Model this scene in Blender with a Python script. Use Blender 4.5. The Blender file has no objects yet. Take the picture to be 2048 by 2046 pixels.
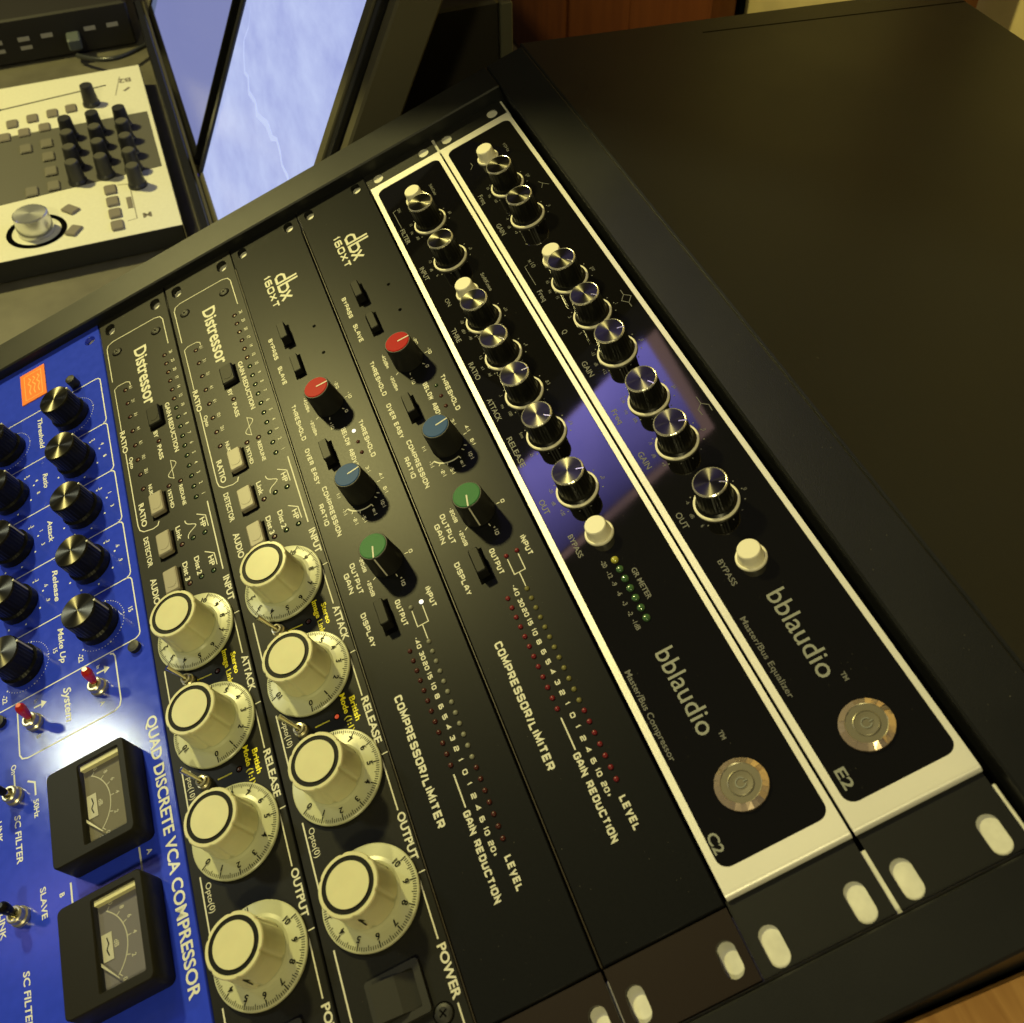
import bpy, math, random
from mathutils import Matrix, Vector

random.seed(7)
SC = bpy.context.scene
COL = SC.collection
PI = math.pi
MM = 0.001
TILT = math.radians(20.0)
W = Matrix.Rotation(TILT, 4, 'X')            # rack frame -> world (the rack face slopes 20 degrees)


def R2W(x, y, z):
    """rack millimetres -> world metres"""
    return W @ Vector((x * MM, y * MM, z * MM))


# ------------------------------------------------------------------ camera
cam_data = bpy.data.cameras.new('camera')
cam = bpy.data.objects.new('camera', cam_data)
COL.objects.link(cam)
R0 = Vector((0.34189521, 0.87706191, -0.3374464))
R1 = Vector((0.70534578, -0.47678106, -0.52456378))
R2 = Vector((-0.62096296, -0.05867055, -0.78164107))
crot = Matrix((R0, -R1, -R2)).transposed().to_4x4()
cam.matrix_world = Matrix.Translation(R2W(554.9988, -70.4991, 348.3162)) @ W @ crot
cam_data.sensor_width = 36.0
cam_data.lens = 36.0 * 2111.4 / 2048.0
cam_data.clip_start = 0.02
cam_data.clip_end = 50.0
cam_data.dof.use_dof = True
cam_data.dof.focus_distance = 0.50
cam_data.dof.aperture_fstop = 22.0
SC.camera = cam

# ------------------------------------------------------------------ world, lamps, exposure
world = bpy.data.worlds.new("World")
SC.world = world
world.use_nodes = True
bg = world.node_tree.nodes['Background']
bg.inputs[0].default_value = (0.92, 0.86, 0.66, 1)
bg.inputs[1].default_value = 0.065


def lamp(name, loc, target, power, size, color, spot=None, blend=0.4):
    d = bpy.data.lights.new(name, 'SPOT' if spot else 'AREA')
    d.energy = power
    d.color = color
    if spot:
        d.spot_size = math.radians(spot)
        d.spot_blend = blend
        d.shadow_soft_size = size
    else:
        d.shape = 'DISK'
        d.size = size
    o = bpy.data.objects.new(name, d)
    COL.objects.link(o)
    o.location = loc
    o.rotation_euler = (Vector(target) - Vector(loc)).to_track_quat('-Z', 'Y').to_euler()
    return o


LAMP_A = R2W(-765, -395, 1000)
LAMP_B = R2W(290 - 688, -300 - 598, 900)
lamp('ceiling_lamp', LAMP_A, R2W(220, -150, 0), 19.0, 0.10, (1.0, 0.89, 0.32))
lamp('second_ceiling_lamp', R2W(1320, -300, 1250), R2W(260, -150, 0), 9.5, 0.12, (1.0, 0.90, 0.42))
lamp('desk_lamp', LAMP_B, R2W(330, -330, 0), 6.5, 0.05, (0.93, 1.0, 0.80), spot=24, blend=0.8)

SC.view_settings.view_transform = 'Standard'
SC.view_settings.look = 'None'
SC.view_settings.exposure = 0.0
SC.view_settings.gamma = 1.0
SC.view_settings.use_curve_mapping = False
SC.cycles.max_bounces = 6
SC.cycles.caustics_reflective = False
SC.cycles.caustics_refractive = False


# ------------------------------------------------------------------ materials
def mat(name, color, rough=0.5, metal=0.0, spec=0.5, noise=0.0, nscale=300.0, bump=0.0, bscale=1500.0,
        rnoise=0.0, coat=0.0, aniso=0.0, radial=False, tangent_axis=None, emit=None, estr=0.0, trans=0.0, sss=0.0,
        ior=1.5, coat_rough=0.05, sheen=0.0):
    m = bpy.data.materials.new(name)
    m.use_nodes = True
    nt = m.node_tree
    b = nt.nodes['Principled BSDF']
    b.inputs['Base Color'].default_value = (*color, 1)
    b.inputs['Roughness'].default_value = rough
    b.inputs['Metallic'].default_value = metal
    b.inputs['Specular IOR Level'].default_value = spec
    b.inputs['IOR'].default_value = ior
    b.inputs['Coat Weight'].default_value = coat
    b.inputs['Coat Roughness'].default_value = coat_rough
    b.inputs['Transmission Weight'].default_value = trans
    b.inputs['Subsurface Weight'].default_value = sss
    if sss:
        b.inputs['Subsurface Scale'].default_value = 0.003
    if emit:
        b.inputs['Emission Color'].default_value = (*emit, 1)
        b.inputs['Emission Strength'].default_value = estr
    tc = nt.nodes.new('ShaderNodeTexCoord')
    if noise or rnoise:
        n = nt.nodes.new('ShaderNodeTexNoise')
        n.inputs['Scale'].default_value = nscale
        n.inputs['Detail'].default_value = 5
        nt.links.new(tc.outputs['Object'], n.inputs['Vector'])
        if noise:
            mp = nt.nodes.new('ShaderNodeMapRange')
            mp.inputs[1].default_value = 0.3
            mp.inputs[2].default_value = 0.7
            mp.inputs[3].default_value = 1 - noise
            mp.inputs[4].default_value = 1 + noise
            nt.links.new(n.outputs['Fac'], mp.inputs[0])
            mx = nt.nodes.new('ShaderNodeMix')
            mx.data_type = 'RGBA'
            mx.blend_type = 'MULTIPLY'
            mx.inputs[0].default_value = 1
            mx.inputs[6].default_value = (*color, 1)
            nt.links.new(mp.outputs[0], mx.inputs[7])
            nt.links.new(mx.outputs[2], b.inputs['Base Color'])
        if rnoise:
            mr = nt.nodes.new('ShaderNodeMapRange')
            mr.inputs[1].default_value = 0.3
            mr.inputs[2].default_value = 0.7
            mr.inputs[3].default_value = max(0.02, rough - rnoise)
            mr.inputs[4].default_value = rough + rnoise
            nt.links.new(n.outputs['Fac'], mr.inputs[0])
            nt.links.new(mr.outputs[0], b.inputs['Roughness'])
    if bump:
        n2 = nt.nodes.new('ShaderNodeTexNoise')
        n2.inputs['Scale'].default_value = bscale
        n2.inputs['Detail'].default_value = 3
        nt.links.new(tc.outputs['Object'], n2.inputs['Vector'])
        bp = nt.nodes.new('ShaderNodeBump')
        bp.inputs['Strength'].default_value = bump
        bp.inputs['Distance'].default_value = 0.0002
        nt.links.new(n2.outputs['Fac'], bp.inputs['Height'])
        nt.links.new(bp.outputs[0], b.inputs['Normal'])
    if aniso:
        b.inputs['Anisotropic'].default_value = aniso
        tg = nt.nodes.new('ShaderNodeTangent')
        tg.direction_type = 'RADIAL'
        tg.axis = tangent_axis or 'Z'
        nt.links.new(tg.outputs[0], b.inputs['Tangent'])
    return m


M = {}
M['case'] = mat('textured_black_paint', (0.0090, 0.0095, 0.0108), 0.38, spec=0.34, noise=0.12, nscale=14, bump=0.30, bscale=2600, rnoise=0.035)
M['case_inner'] = mat('dark_case_inside', (0.010, 0.010, 0.009), 0.7)
M['alu'] = mat('raw_aluminium_rail', (0.72, 0.71, 0.64), 0.45, metal=0.0, noise=0.12, nscale=160)
M['silver'] = mat('satin_silver_frame', (0.88, 0.86, 0.82), 0.38, metal=0.28, noise=0.05, nscale=25, bump=0.25, bscale=3500)
M['plexi'] = mat('glossy_black_acrylic', (0.0045, 0.0042, 0.004), 0.035, spec=0.62, rnoise=0.012, nscale=60)
M['ear'] = mat('black_powder_ear', (0.011, 0.0112, 0.0115), 0.42, spec=.3, bump=0.3, bscale=3000)
M['ear_brown'] = mat('dark_brown_ear', (0.012, 0.006, 0.004), 0.42, spec=.3)
M['anodised'] = mat('black_anodised_panel', (0.0075, 0.0080, 0.0095), 0.34, spec=0.085, noise=0.06, nscale=900, bump=0.04, bscale=5200, rnoise=0.01)
M['distr'] = mat('charcoal_panel', (0.0160, 0.0160, 0.0150), 0.36, spec=0.12, noise=0.06, nscale=900, bump=0.05, bscale=5200, rnoise=0.01)
M['blue'] = mat('glossy_blue_panel', (0.026, 0.055, 0.72), 0.12, spec=0.5, noise=0.05, nscale=200, bump=0.06, bscale=2500, rnoise=0.02)
M['print'] = mat('cream_print', (0.62, 0.61, 0.52), 0.5)
M['print_grey'] = mat('grey_print', (0.25, 0.26, 0.24), 0.5)
M['print_dim'] = mat('dim_grey_print', (0.13, 0.13, 0.125), 0.5)
M['print_white'] = mat('white_print', (0.72, 0.74, 0.78), 0.45)
M['print_yellow'] = mat('yellow_print', (0.95, 0.86, 0.02), 0.5)
M['print_black'] = mat('black_print', (0.012, 0.012, 0.011), 0.45, spec=0.1)
M['knob_black'] = mat('black_knob_plastic', (0.0065, 0.0065, 0.006), 0.30, spec=0.22)
M['knob_matt'] = mat('matt_black_knob', (0.013, 0.013, 0.012), 0.5, spec=0.4, bump=0.2)
M['spun'] = mat('dark_spun_metal', (0.085, 0.080, 0.064), 0.30, metal=1.0, aniso=0.95)
M['rim_metal'] = mat('bright_knurled_rim', (0.80, 0.77, 0.68), 0.22, metal=0.75)
M['cream'] = mat('cream_plastic', (0.64, 0.62, 0.40), 0.34, spec=0.3, sss=0.08, noise=0.04, nscale=120)
M['skirt'] = mat('pale_cream_dial', (0.50, 0.51, 0.35), 0.28, spec=0.35, noise=0.05, nscale=90)
M['button_cream'] = mat('ivory_button', (0.92, 0.88, 0.72), 0.35)
M['red'] = mat('red_cap', (0.42, 0.010, 0.014), 0.42, spec=0.04)
M['bluecap'] = mat('steel_blue_cap', (0.030, 0.085, 0.25), 0.42, spec=0.05)
M['green'] = mat('green_cap', (0.03, 0.16, 0.055), 0.42, spec=0.08, bump=0.3, bscale=1800)
M['btn_black'] = mat('black_button', (0.012, 0.012, 0.011), 0.40, spec=0.10)
M['btn_grey'] = mat('warm_grey_button', (0.25, 0.22, 0.17), 0.42)
M['chassis'] = mat('brown_black_chassis', (0.03, 0.022, 0.012), 0.4, spec=0.4)
M['rocker'] = mat('grey_black_rocker', (0.030, 0.030, 0.028), 0.45, spec=0.2)
M['recess'] = mat('dark_recess', (0.003, 0.003, 0.003), 0.8, spec=0.0)
M['led_red'] = mat('dark_red_led', (0.16, 0.012, 0.018), 0.3, spec=0.25)
M['led_dim'] = mat('unlit_red_led', (0.060, 0.012, 0.009), 0.3, spec=0.25)
M['led_brown'] = mat('unlit_brown_led', (0.09, 0.03, 0.012), 0.25, spec=0.25)
M['led_green'] = mat('dark_green_led', (0.02, 0.045, 0.015), 0.22, spec=0.25)
M['led_olive'] = mat('olive_led', (0.17, 0.155, 0.05), 0.3, spec=0.25)
M['led_grey'] = mat('grey_led', (0.21, 0.21, 0.16), 0.3, spec=0.25)
M['led_lit'] = mat('lit_white_led', (0.7, 0.7, 0.6), 0.3, emit=(1.0, 0.97, 0.80), estr=1.3)
M['led_orange'] = mat('orange_red_led', (0.55, 0.07, 0.015), 0.3, emit=(1.0, 0.12, 0.03), estr=0.35)
M['led_gr'] = mat('green_meter_led', (0.05, 0.12, 0.045), 0.16, coat=0.7)
M['led_gr_y'] = mat('yellow_green_meter_led', (0.38, 0.36, 0.05), 0.16, coat=0.7)
M['chrome'] = mat('chrome', (0.80, 0.78, 0.70), 0.14, metal=1.0)
M['nickel'] = mat('nickel_nut', (0.62, 0.58, 0.42), 0.30, metal=0.8)
M['brass'] = mat('polished_steel_button', (0.95, 0.74, 0.56), 0.14, metal=0.82)
M['brass_mid'] = mat('satin_button_centre', (0.27, 0.245, 0.18), 0.32, metal=0.5)
M['redlever'] = mat('red_lever', (0.60, 0.018, 0.018), 0.20, coat=0.5)
M['orange'] = mat('orange_badge', (0.86, 0.19, 0.02), 0.35)
M['orange_lt'] = mat('light_orange_print', (0.95, 0.45, 0.12), 0.35)
M['meter'] = mat('meter_black', (0.016, 0.015, 0.011), 0.42, spec=0.14, bump=0.15)
M['dial'] = mat('meter_dial_face', (0.20, 0.185, 0.14), 0.5, spec=.2)
M['dial_reflect_tint'] = mat('meter_dial_face_reflection_tint', (0.20, 0.19, 0.22), 0.5, spec=.2)  # bluish window reflection tinted into this dial's base colour
M['meterwhite'] = mat('meter_white_bar', (0.88, 0.84, 0.48), 0.4)
M['glass'] = bpy.data.materials.new('clear_meter_glass')
M['glass'].use_nodes = True
_nt = M['glass'].node_tree
_nt.nodes.remove(_nt.nodes['Principled BSDF'])
_tr = _nt.nodes.new('ShaderNodeBsdfTransparent')
_gl = _nt.nodes.new('ShaderNodeBsdfGlossy')
_gl.inputs['Roughness'].default_value = 0.06
_mx = _nt.nodes.new('ShaderNodeMixShader')
_mx.inputs[0].default_value = 0.08
_nt.links.new(_tr.outputs[0], _mx.inputs[1])
_nt.links.new(_gl.outputs[0], _mx.inputs[2])
_nt.links.new(_mx.outputs[0], _nt.nodes['Material Output'].inputs[0])
M['white_desk'] = mat('white_controller_top', (0.66, 0.65, 0.55), 0.40, noise=0.03)
M['ctl_dark'] = mat('dark_grey_band', (0.085, 0.082, 0.068), 0.5)
M['pad_grey'] = mat('grey_rubber_pad', (0.16, 0.14, 0.12), 0.55)
M['pad_dim'] = mat('dim_rubber_pad', (0.13, 0.12, 0.095), 0.55)
M['ctl_body'] = mat('controller_black_front', (0.018, 0.018, 0.016), 0.5)
M['rubber'] = mat('black_rubber_knob', (0.020, 0.020, 0.022), 0.40)
M['capgrey'] = mat('grey_knob_cap', (0.075, 0.072, 0.055), 0.35)
M['encoder'] = mat('silver_encoder', (0.72, 0.72, 0.70), 0.26, metal=0.85, aniso=0.5)
M['bezel'] = mat('monitor_bezel', (0.085, 0.078, 0.055), 0.45, spec=.2)
M['bezel_dark'] = mat('monitor_gloss_black', (0.009, 0.009, 0.010), 0.25)
M['table'] = mat('dark_desk_laminate', (0.105, 0.098, 0.072), 0.42, noise=0.18, nscale=40)
M['cable'] = mat('black_cable', (0.03, 0.032, 0.035), 0.3)
M['plug'] = mat('slate_plug', (0.085, 0.10, 0.10), 0.4)
M['boxblack'] = mat('equipment_black', (0.014, 0.012, 0.010), 0.5)
M['tag'] = mat('pale_label', (0.45, 0.43, 0.34), 0.5)
M['plaster'] = mat('tan_plaster', (0.62, 0.50, 0.24), 0.8, noise=0.08, nscale=25)
M['floor'] = mat('brown_floor', (0.20, 0.13, 0.07), 0.6, noise=0.2, nscale=12)


def wood(name, c1, c2, scale, axis_scale, rough=0.45):
    m = bpy.data.materials.new(name)
    m.use_nodes = True
    nt = m.node_tree
    b = nt.nodes['Principled BSDF']
    tc = nt.nodes.new('ShaderNodeTexCoord')
    mp = nt.nodes.new('ShaderNodeMapping')
    mp.inputs['Scale'].default_value = axis_scale
    n = nt.nodes.new('ShaderNodeTexNoise')
    n.inputs['Scale'].default_value = scale
    n.inputs['Detail'].default_value = 8
    n.inputs['Distortion'].default_value = 1.2
    r = nt.nodes.new('ShaderNodeValToRGB')
    r.color_ramp.elements[0].position = 0.32
    r.color_ramp.elements[1].position = 0.68
    r.color_ramp.elements[0].color = (*c1, 1)
    r.color_ramp.elements[1].color = (*c2, 1)
    nt.links.new(tc.outputs['Object'], mp.inputs[0])
    nt.links.new(mp.outputs[0], n.inputs['Vector'])
    nt.links.new(n.outputs['Fac'], r.inputs[0])
    nt.links.new(r.outputs[0], b.inputs['Base Color'])
    b.inputs['Roughness'].default_value = rough
    return m


M['oak'] = wood('orange_oak', (0.46, 0.22, 0.07), (0.68, 0.37, 0.13), 40, (0.5, 3, 3))
M['boards'] = wood('dark_orange_boards', (0.13, 0.036, 0.009), (0.18, 0.052, 0.012), 8, (4, 4, 0.4))


def screen_mat(name, c1, c2, strength, scale):
    m = bpy.data.materials.new(name)
    m.use_nodes = True
    nt = m.node_tree
    b = nt.nodes['Principled BSDF']
    b.inputs['Base Color'].default_value = (0.01, 0.01, 0.01, 1)
    b.inputs['Roughness'].default_value = 0.25
    tc = nt.nodes.new('ShaderNodeTexCoord')
    mpp = nt.nodes.new('ShaderNodeMapping')
    mpp.inputs['Scale'].default_value = (0.4, 1.0, 1.0)
    n = nt.nodes.new('ShaderNodeTexNoise')
    n.inputs['Scale'].default_value = scale
    n.inputs['Detail'].default_value = 9
    n.inputs['Roughness'].default_value = 0.62
    r = nt.nodes.new('ShaderNodeValToRGB')
    r.color_ramp.elements[0].position = 0.25
    r.color_ramp.elements[1].position = 0.75
    r.color_ramp.elements[0].color = (*c1, 1)
    r.color_ramp.elements[1].color = (*c2, 1)
    nt.links.new(tc.outputs['Object'], mpp.inputs[0])
    nt.links.new(mpp.outputs[0], n.inputs['Vector'])
    nt.links.new(n.outputs['Fac'], r.inputs[0])
    nt.links.new(r.outputs[0], b.inputs['Emission Color'])
    b.inputs['Emission Strength'].default_value = strength
    return m


M['screen_r'] = screen_mat('pale_blue_screen_picture', (0.33, 0.38, 0.73), (0.54, 0.62, 0.92), 1.0, 30)
M['screen_l'] = screen_mat('lavender_screen_picture', (0.185, 0.21, 0.44), (0.20, 0.225, 0.47), 1.0, 4)
M['screen_strip'] = screen_mat('grey_blue_screen_strip', (0.10, 0.13, 0.24), (0.11, 0.14, 0.26), 1.0, 4)
M['crack'] = mat('pale_crack_line', (0.01, 0.01, 0.01), 0.3, emit=(0.53, 0.61, 0.91), estr=1.0)
M['ledblue'] = mat('blue_power_led', (0.05, 0.05, 0.3), 0.3, emit=(0.12, 0.08, 1.0), estr=2.5)
M['window_glow'] = screen_mat('dusk_blue_window', (1.5, 1.3, 4.6), (2.3, 1.9, 6.0), 1.0, 3)
_nt = M['window_glow'].node_tree
_tc = [n for n in _nt.nodes if n.type == 'TEX_COORD'][0]
_sp = _nt.nodes.new('ShaderNodeSeparateXYZ')
_mr = _nt.nodes.new('ShaderNodeMapRange')
_mr.inputs[1].default_value = -0.22
_mr.inputs[2].default_value = 0.25
_mr.inputs[3].default_value = 1.25
_mr.inputs[4].default_value = 0.22
_nt.links.new(_tc.outputs['Object'], _sp.inputs[0])
_nt.links.new(_sp.outputs[2], _mr.inputs[0])
_nt.links.new(_mr.outputs[0], _nt.nodes['Principled BSDF'].inputs['Emission Strength'])
M['window_frame'] = mat('glowing_window_frame', (0.5, 0.3, 0.25), 0.6, emit=(1.0, 0.62, 0.55), estr=1.6)  # frame glows by itself; emission stands in for light on it


# ------------------------------------------------------------------ geometry kit (millimetres)
class G:
    def __init__(self):
        self.v = []
        self.f = []
        self.s = []

    def add(self, vs, fs, smooth=False):
        o = len(self.v)
        self.v += [tuple(p) for p in vs]
        for f in fs:
            self.f.append([i + o for i in f])
            self.s.append(smooth)
        return self

    def box(self, x0, x1, y0, y1, z0, z1, c=0.0):
        if c <= 0:
            vs = [(x, y, z) for z in (z0, z1) for y in (y0, y1) for x in (x0, x1)]
            fs = [(0, 2, 3, 1), (4, 5, 7, 6), (0, 1, 5, 4), (2, 6, 7, 3), (0, 4, 6, 2), (1, 3, 7, 5)]
            return self.add(vs, fs)
        c = min(c, (x1 - x0) * .45, (y1 - y0) * .45, (z1 - z0) * .45)
        rings = []
        for z, i in ((z0, c), (z0 + c, 0), (z1 - c, 0), (z1, c)):
            j = c
            rings.append([(x0 + i + j, y0 + i, z), (x1 - i - j, y0 + i, z), (x1 - i, y0 + i + j, z), (x1 - i, y1 - i - j, z),
                          (x1 - i - j, y1 - i, z), (x0 + i + j, y1 - i, z), (x0 + i, y1 - i - j, z), (x0 + i, y0 + i + j, z)])
        vs = sum(rings, [])
        fs = [tuple(range(7, -1, -1)), tuple(range(24, 32))]
        for k in range(3):
            for a in range(8):
                b = (a + 1) % 8
                fs.append((k * 8 + a, k * 8 + b, k * 8 + 8 + b, k * 8 + 8 + a))
        return self.add(vs, fs)

    def prism(self, poly, z0, z1, smooth=False):
        n = len(poly)
        vs = [(x, y, z0) for x, y in poly] + [(x, y, z1) for x, y in poly]
        self.add(vs, [tuple(range(n - 1, -1, -1)), tuple(range(n, 2 * n))])
        side = [(i, (i + 1) % n, n + (i + 1) % n, n + i) for i in range(n)]
        return self.add(vs, side, smooth)

    def lathe(self, cx, cy, prof, n=32, share=False, fn=None, cap=True, cap0=False):
        """profile [(r, z)...] bottom to top; fn(angle, r, z) -> r for flutes"""
        def ring(r, z):
            return [(cx + (fn(2 * PI * i / n, r, z) if fn else r) * math.cos(2 * PI * i / n),
                     cy + (fn(2 * PI * i / n, r, z) if fn else r) * math.sin(2 * PI * i / n), z) for i in range(n)]
        if share:
            vs = sum([ring(r, z) for r, z in prof], [])
            fs = [(k * n + i, k * n + (i + 1) % n, (k + 1) * n + (i + 1) % n, (k + 1) * n + i)
                  for k in range(len(prof) - 1) for i in range(n)]
            self.add(vs, fs, True)
        else:
            for (r0, z0), (r1, z1) in zip(prof[:-1], prof[1:]):
                vs = ring(r0, z0) + ring(r1, z1)
                self.add(vs, [(i, (i + 1) % n, n + (i + 1) % n, n + i) for i in range(n)], True)
        if cap and prof[-1][0] > 0.01:
            self.add(ring(*prof[-1]), [tuple(range(n))])
        if cap0:
            self.add(ring(*prof[0]), [tuple(range(n - 1, -1, -1))])
        return self

    def disc(self, cx, cy, z, r, n=28):
        return self.add([(cx + r * math.cos(2 * PI * i / n), cy + r * math.sin(2 * PI * i / n), z) for i in range(n)], [tuple(range(n))])

    def annulus(self, cx, cy, z, r0, r1, n=48, a0=0.0, a1=2 * PI):
        full = abs(a1 - a0 - 2 * PI) < 1e-6
        m = n if full else n + 1
        vs = []
        for i in range(m):
            a = a0 + (a1 - a0) * i / n
            vs.append((cx + r0 * math.cos(a), cy + r0 * math.sin(a), z))
            vs.append((cx + r1 * math.cos(a), cy + r1 * math.sin(a), z))
        fs = []
        for i in range(n):
            j = (i + 1) % m
            fs.append((2 * i, 2 * i + 1, 2 * j + 1, 2 * j))
        return self.add(vs, fs)

    def stroke(self, pts, w, z, closed=False):
        """flat mitred ribbon"""
        P = [Vector((p[0], p[1])) for p in pts]
        n = len(P)
        vs = []
        for i in range(n):
            a = P[i - 1] if (i > 0 or closed) else None
            b = P[(i + 1) % n] if (i < n - 1 or closed) else None
            d1 = (P[i] - a).normalized() if a is not None else None
            d2 = (b - P[i]).normalized() if b is not None else None
            if d1 is None:
                d1 = d2
            if d2 is None:
                d2 = d1
            t = d1 + d2
            t = d1 if t.length < 1e-4 else t.normalized()
            nrm = Vector((-t.y, t.x))
            k = max(0.35, nrm.dot(Vector((-d1.y, d1.x))))
            o = nrm * (w / 2 / k)
            vs.append((P[i].x - o.x, P[i].y - o.y, z))
            vs.append((P[i].x + o.x, P[i].y + o.y, z))
        m = n if closed else n - 1
        fs = [(2 * i, 2 * ((i + 1) % n), 2 * ((i + 1) % n) + 1, 2 * i + 1) for i in range(m)]
        return self.add(vs, fs)

    def tube(self, pts, r, n=10):
        P = [Vector(p) for p in pts]
        vs = []
        for i, p in enumerate(P):
            t = (P[min(i + 1, len(P) - 1)] - P[max(i - 1, 0)]).normalized()
            u = t.cross(Vector((0.1, 0.2, 1))).normalized()
            w = t.cross(u)
            rr = r[i] if isinstance(r, (list, tuple)) else r
            for k in range(n):
                a = 2 * PI * k / n
                vs.append(tuple(p + u * rr * math.cos(a) + w * rr * math.sin(a)))
        fs = [(i * n + k, i * n + (k + 1) % n, (i + 1) * n + (k + 1) % n, (i + 1) * n + k) for i in range(len(P) - 1) for k in range(n)]
        self.add(vs, fs, True)
        self.add(vs[:n], [tuple(range(n - 1, -1, -1))])
        self.add(vs[-n:], [tuple(range(n))])
        return self

    def merge(self, g, dx=0, dy=0, dz=0):
        o = len(self.v)
        self.v += [(x + dx, y + dy, z + dz) for x, y, z in g.v]
        self.f += [[i + o for i in f] for f in g.f]
        self.s += g.s
        return self

    def mesh(self, name):
        me = bpy.data.meshes.new(name)
        me.from_pydata([(x * MM, y * MM, z * MM) for x, y, z in self.v], [], self.f)
        me.polygons.foreach_set('use_smooth', self.s)
        me.update()
        return me

    def build(self, name, material, parent=None, loc=None):
        me = self.mesh(name)
        me.materials.append(M[material])
        o = bpy.data.objects.new(name, me)
        COL.objects.link(o)
        if parent is not None:
            o.parent = parent
        if loc is not None:
            o.location = [c * MM for c in loc]
        return o


def place(name, me, parent, loc, rz=0.0):
    o = bpy.data.objects.new(name, me)
    COL.objects.link(o)
    o.parent = parent
    o.location = [c * MM for c in loc]
    o.rotation_euler = (0, 0, rz)
    return o


def meshof(g, name, material):
    me = g.mesh(name)
    me.materials.append(M[material])
    return me


class Print(G):
    """flat print: every word, line and dial mark set becomes a part of its own"""

    def __init__(self):
        super().__init__()
        self.items = []

    def sub(self, name):
        g = G()
        self.items.append((name, g))
        return g

    def stroke(self, pts, w, z, closed=False):
        self.sub('printed_line').stroke(pts, w, z, closed)
        return self

    def build(self, name, material, parent=None, loc=None):
        for nm, g in self.items:
            if g.f:
                g.build(nm, material, parent, loc)
        if self.f:
            o = super().build('scale_dots', material, parent, loc)
            o['kind'] = 'stuff'
            return o


def rrect(x0, x1, y0, y1, r, n=5):
    pts = []
    for cx, cy, a in ((x1 - r, y0 + r, -PI / 2), (x1 - r, y1 - r, 0), (x0 + r, y1 - r, PI / 2), (x0 + r, y0 + r, PI)):
        for i in range(n + 1):
            t = a + PI / 2 * i / n
            pts.append((cx + r * math.cos(t), cy + r * math.sin(t)))
    return pts


def slot(cx, cy, lx, ly, n=8):
    r = ly / 2
    if lx < ly:
        lx = ly + 0.01
    pts = []
    for i in range(n + 1):
        a = -PI / 2 + PI * i / n
        pts.append((cx + lx / 2 - r + r * math.cos(a), cy + r * math.sin(a)))
    for i in range(n + 1):
        a = PI / 2 + PI * i / n
        pts.append((cx - lx / 2 + r + r * math.cos(a), cy + r * math.sin(a)))
    return pts


def circ(cx, cy, r, n=20):
    return [(cx + r * math.cos(2 * PI * i / n), cy + r * math.sin(2 * PI * i / n)) for i in range(n)]


def plate(name, outline, holes, z0, z1, material, parent, bevel=0.0):
    """flat sheet with real holes (2D curve fill, extruded)"""
    cu = bpy.data.curves.new(name, 'CURVE')
    cu.dimensions = '2D'
    cu.fill_mode = 'BOTH'
    cu.extrude = (z1 - z0) / 2 * MM
    for loop in [outline] + holes:
        sp = cu.splines.new('POLY')
        sp.points.add(len(loop) - 1)
        for i, (x, y) in enumerate(loop):
            sp.points[i].co = (x * MM, y * MM, 0, 1)
        sp.use_cyclic_u = True
    if bevel:
        cu.bevel_depth = bevel * MM
        cu.bevel_resolution = 0
        cu.offset = -bevel * MM
        cu.extrude = max(0.00001, (z1 - z0) / 2 * MM - bevel * MM)
    tmp = bpy.data.objects.new('tmp', cu)
    me = bpy.data.meshes.new_from_object(tmp)
    bpy.data.objects.remove(tmp)
    me.name = name
    for v in me.vertices:
        v.co.z += (z0 + z1) / 2 * MM
    me.materials.clear()
    me.materials.append(M[material])
    o = bpy.data.objects.new(name, me)
    COL.objects.link(o)
    o.parent = parent
    return o


# ------------------------------------------------------------------ lettering
_font_cache = {}


def glyphs(s, bold=0.0, shear=0.0):
    key = (s, bold, shear)
    if key in _font_cache:
        return _font_cache[key]
    cu = bpy.data.curves.new('t', 'FONT')
    cu.body = s
    cu.size = 1.0
    cu.offset = bold
    cu.shear = shear
    cu.resolution_u = 3
    tmp = bpy.data.objects.new('t', cu)
    me = bpy.data.meshes.new_from_object(tmp)
    bpy.data.objects.remove(tmp)
    vs = [tuple(v.co) for v in me.vertices]
    fs = [list(p.vertices) for p in me.polygons]
    bpy.data.meshes.remove(me)
    if not vs:
        vs, fs = [(0, 0, 0)], []
    x0 = min(v[0] for v in vs)
    x1 = max(v[0] for v in vs)
    y0 = min(v[1] for v in vs)
    y1 = max(v[1] for v in vs)
    _font_cache[key] = (vs, fs, x0, x1, y0, y1)
    return _font_cache[key]


CAP = None


def text(g, s, x0, x1, yc, h, z=0.05, bold=0.0, rot=0.0, shear=0.0, desc=False, full=False):
    """lettering from x0 to x1 along x, cap height h centred on yc; rot turns it about its centre"""
    if isinstance(g, Print):
        g = g.sub('printed_word' if len(s) > 2 else 'printed_mark')
    vs, fs, a, b, c, d = glyphs(s, bold, shear)
    capv = glyphs('H', bold)
    cap = capv[5] - capv[4]
    sx = (x1 - x0) / max(b - a, 1e-6)
    sy = h / (d - c) if full else h / cap
    cx = (x0 + x1) / 2
    cr, sr = math.cos(rot), math.sin(rot)
    out = []
    for v in vs:
        px = (v[0] - (a + b) / 2) * sx
        py = (v[1] - (c + d) / 2) * sy if full else v[1] * sy - h / 2
        out.append((cx + px * cr - py * sr, yc + px * sr + py * cr, z))
    return g.add(out, fs)


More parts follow.
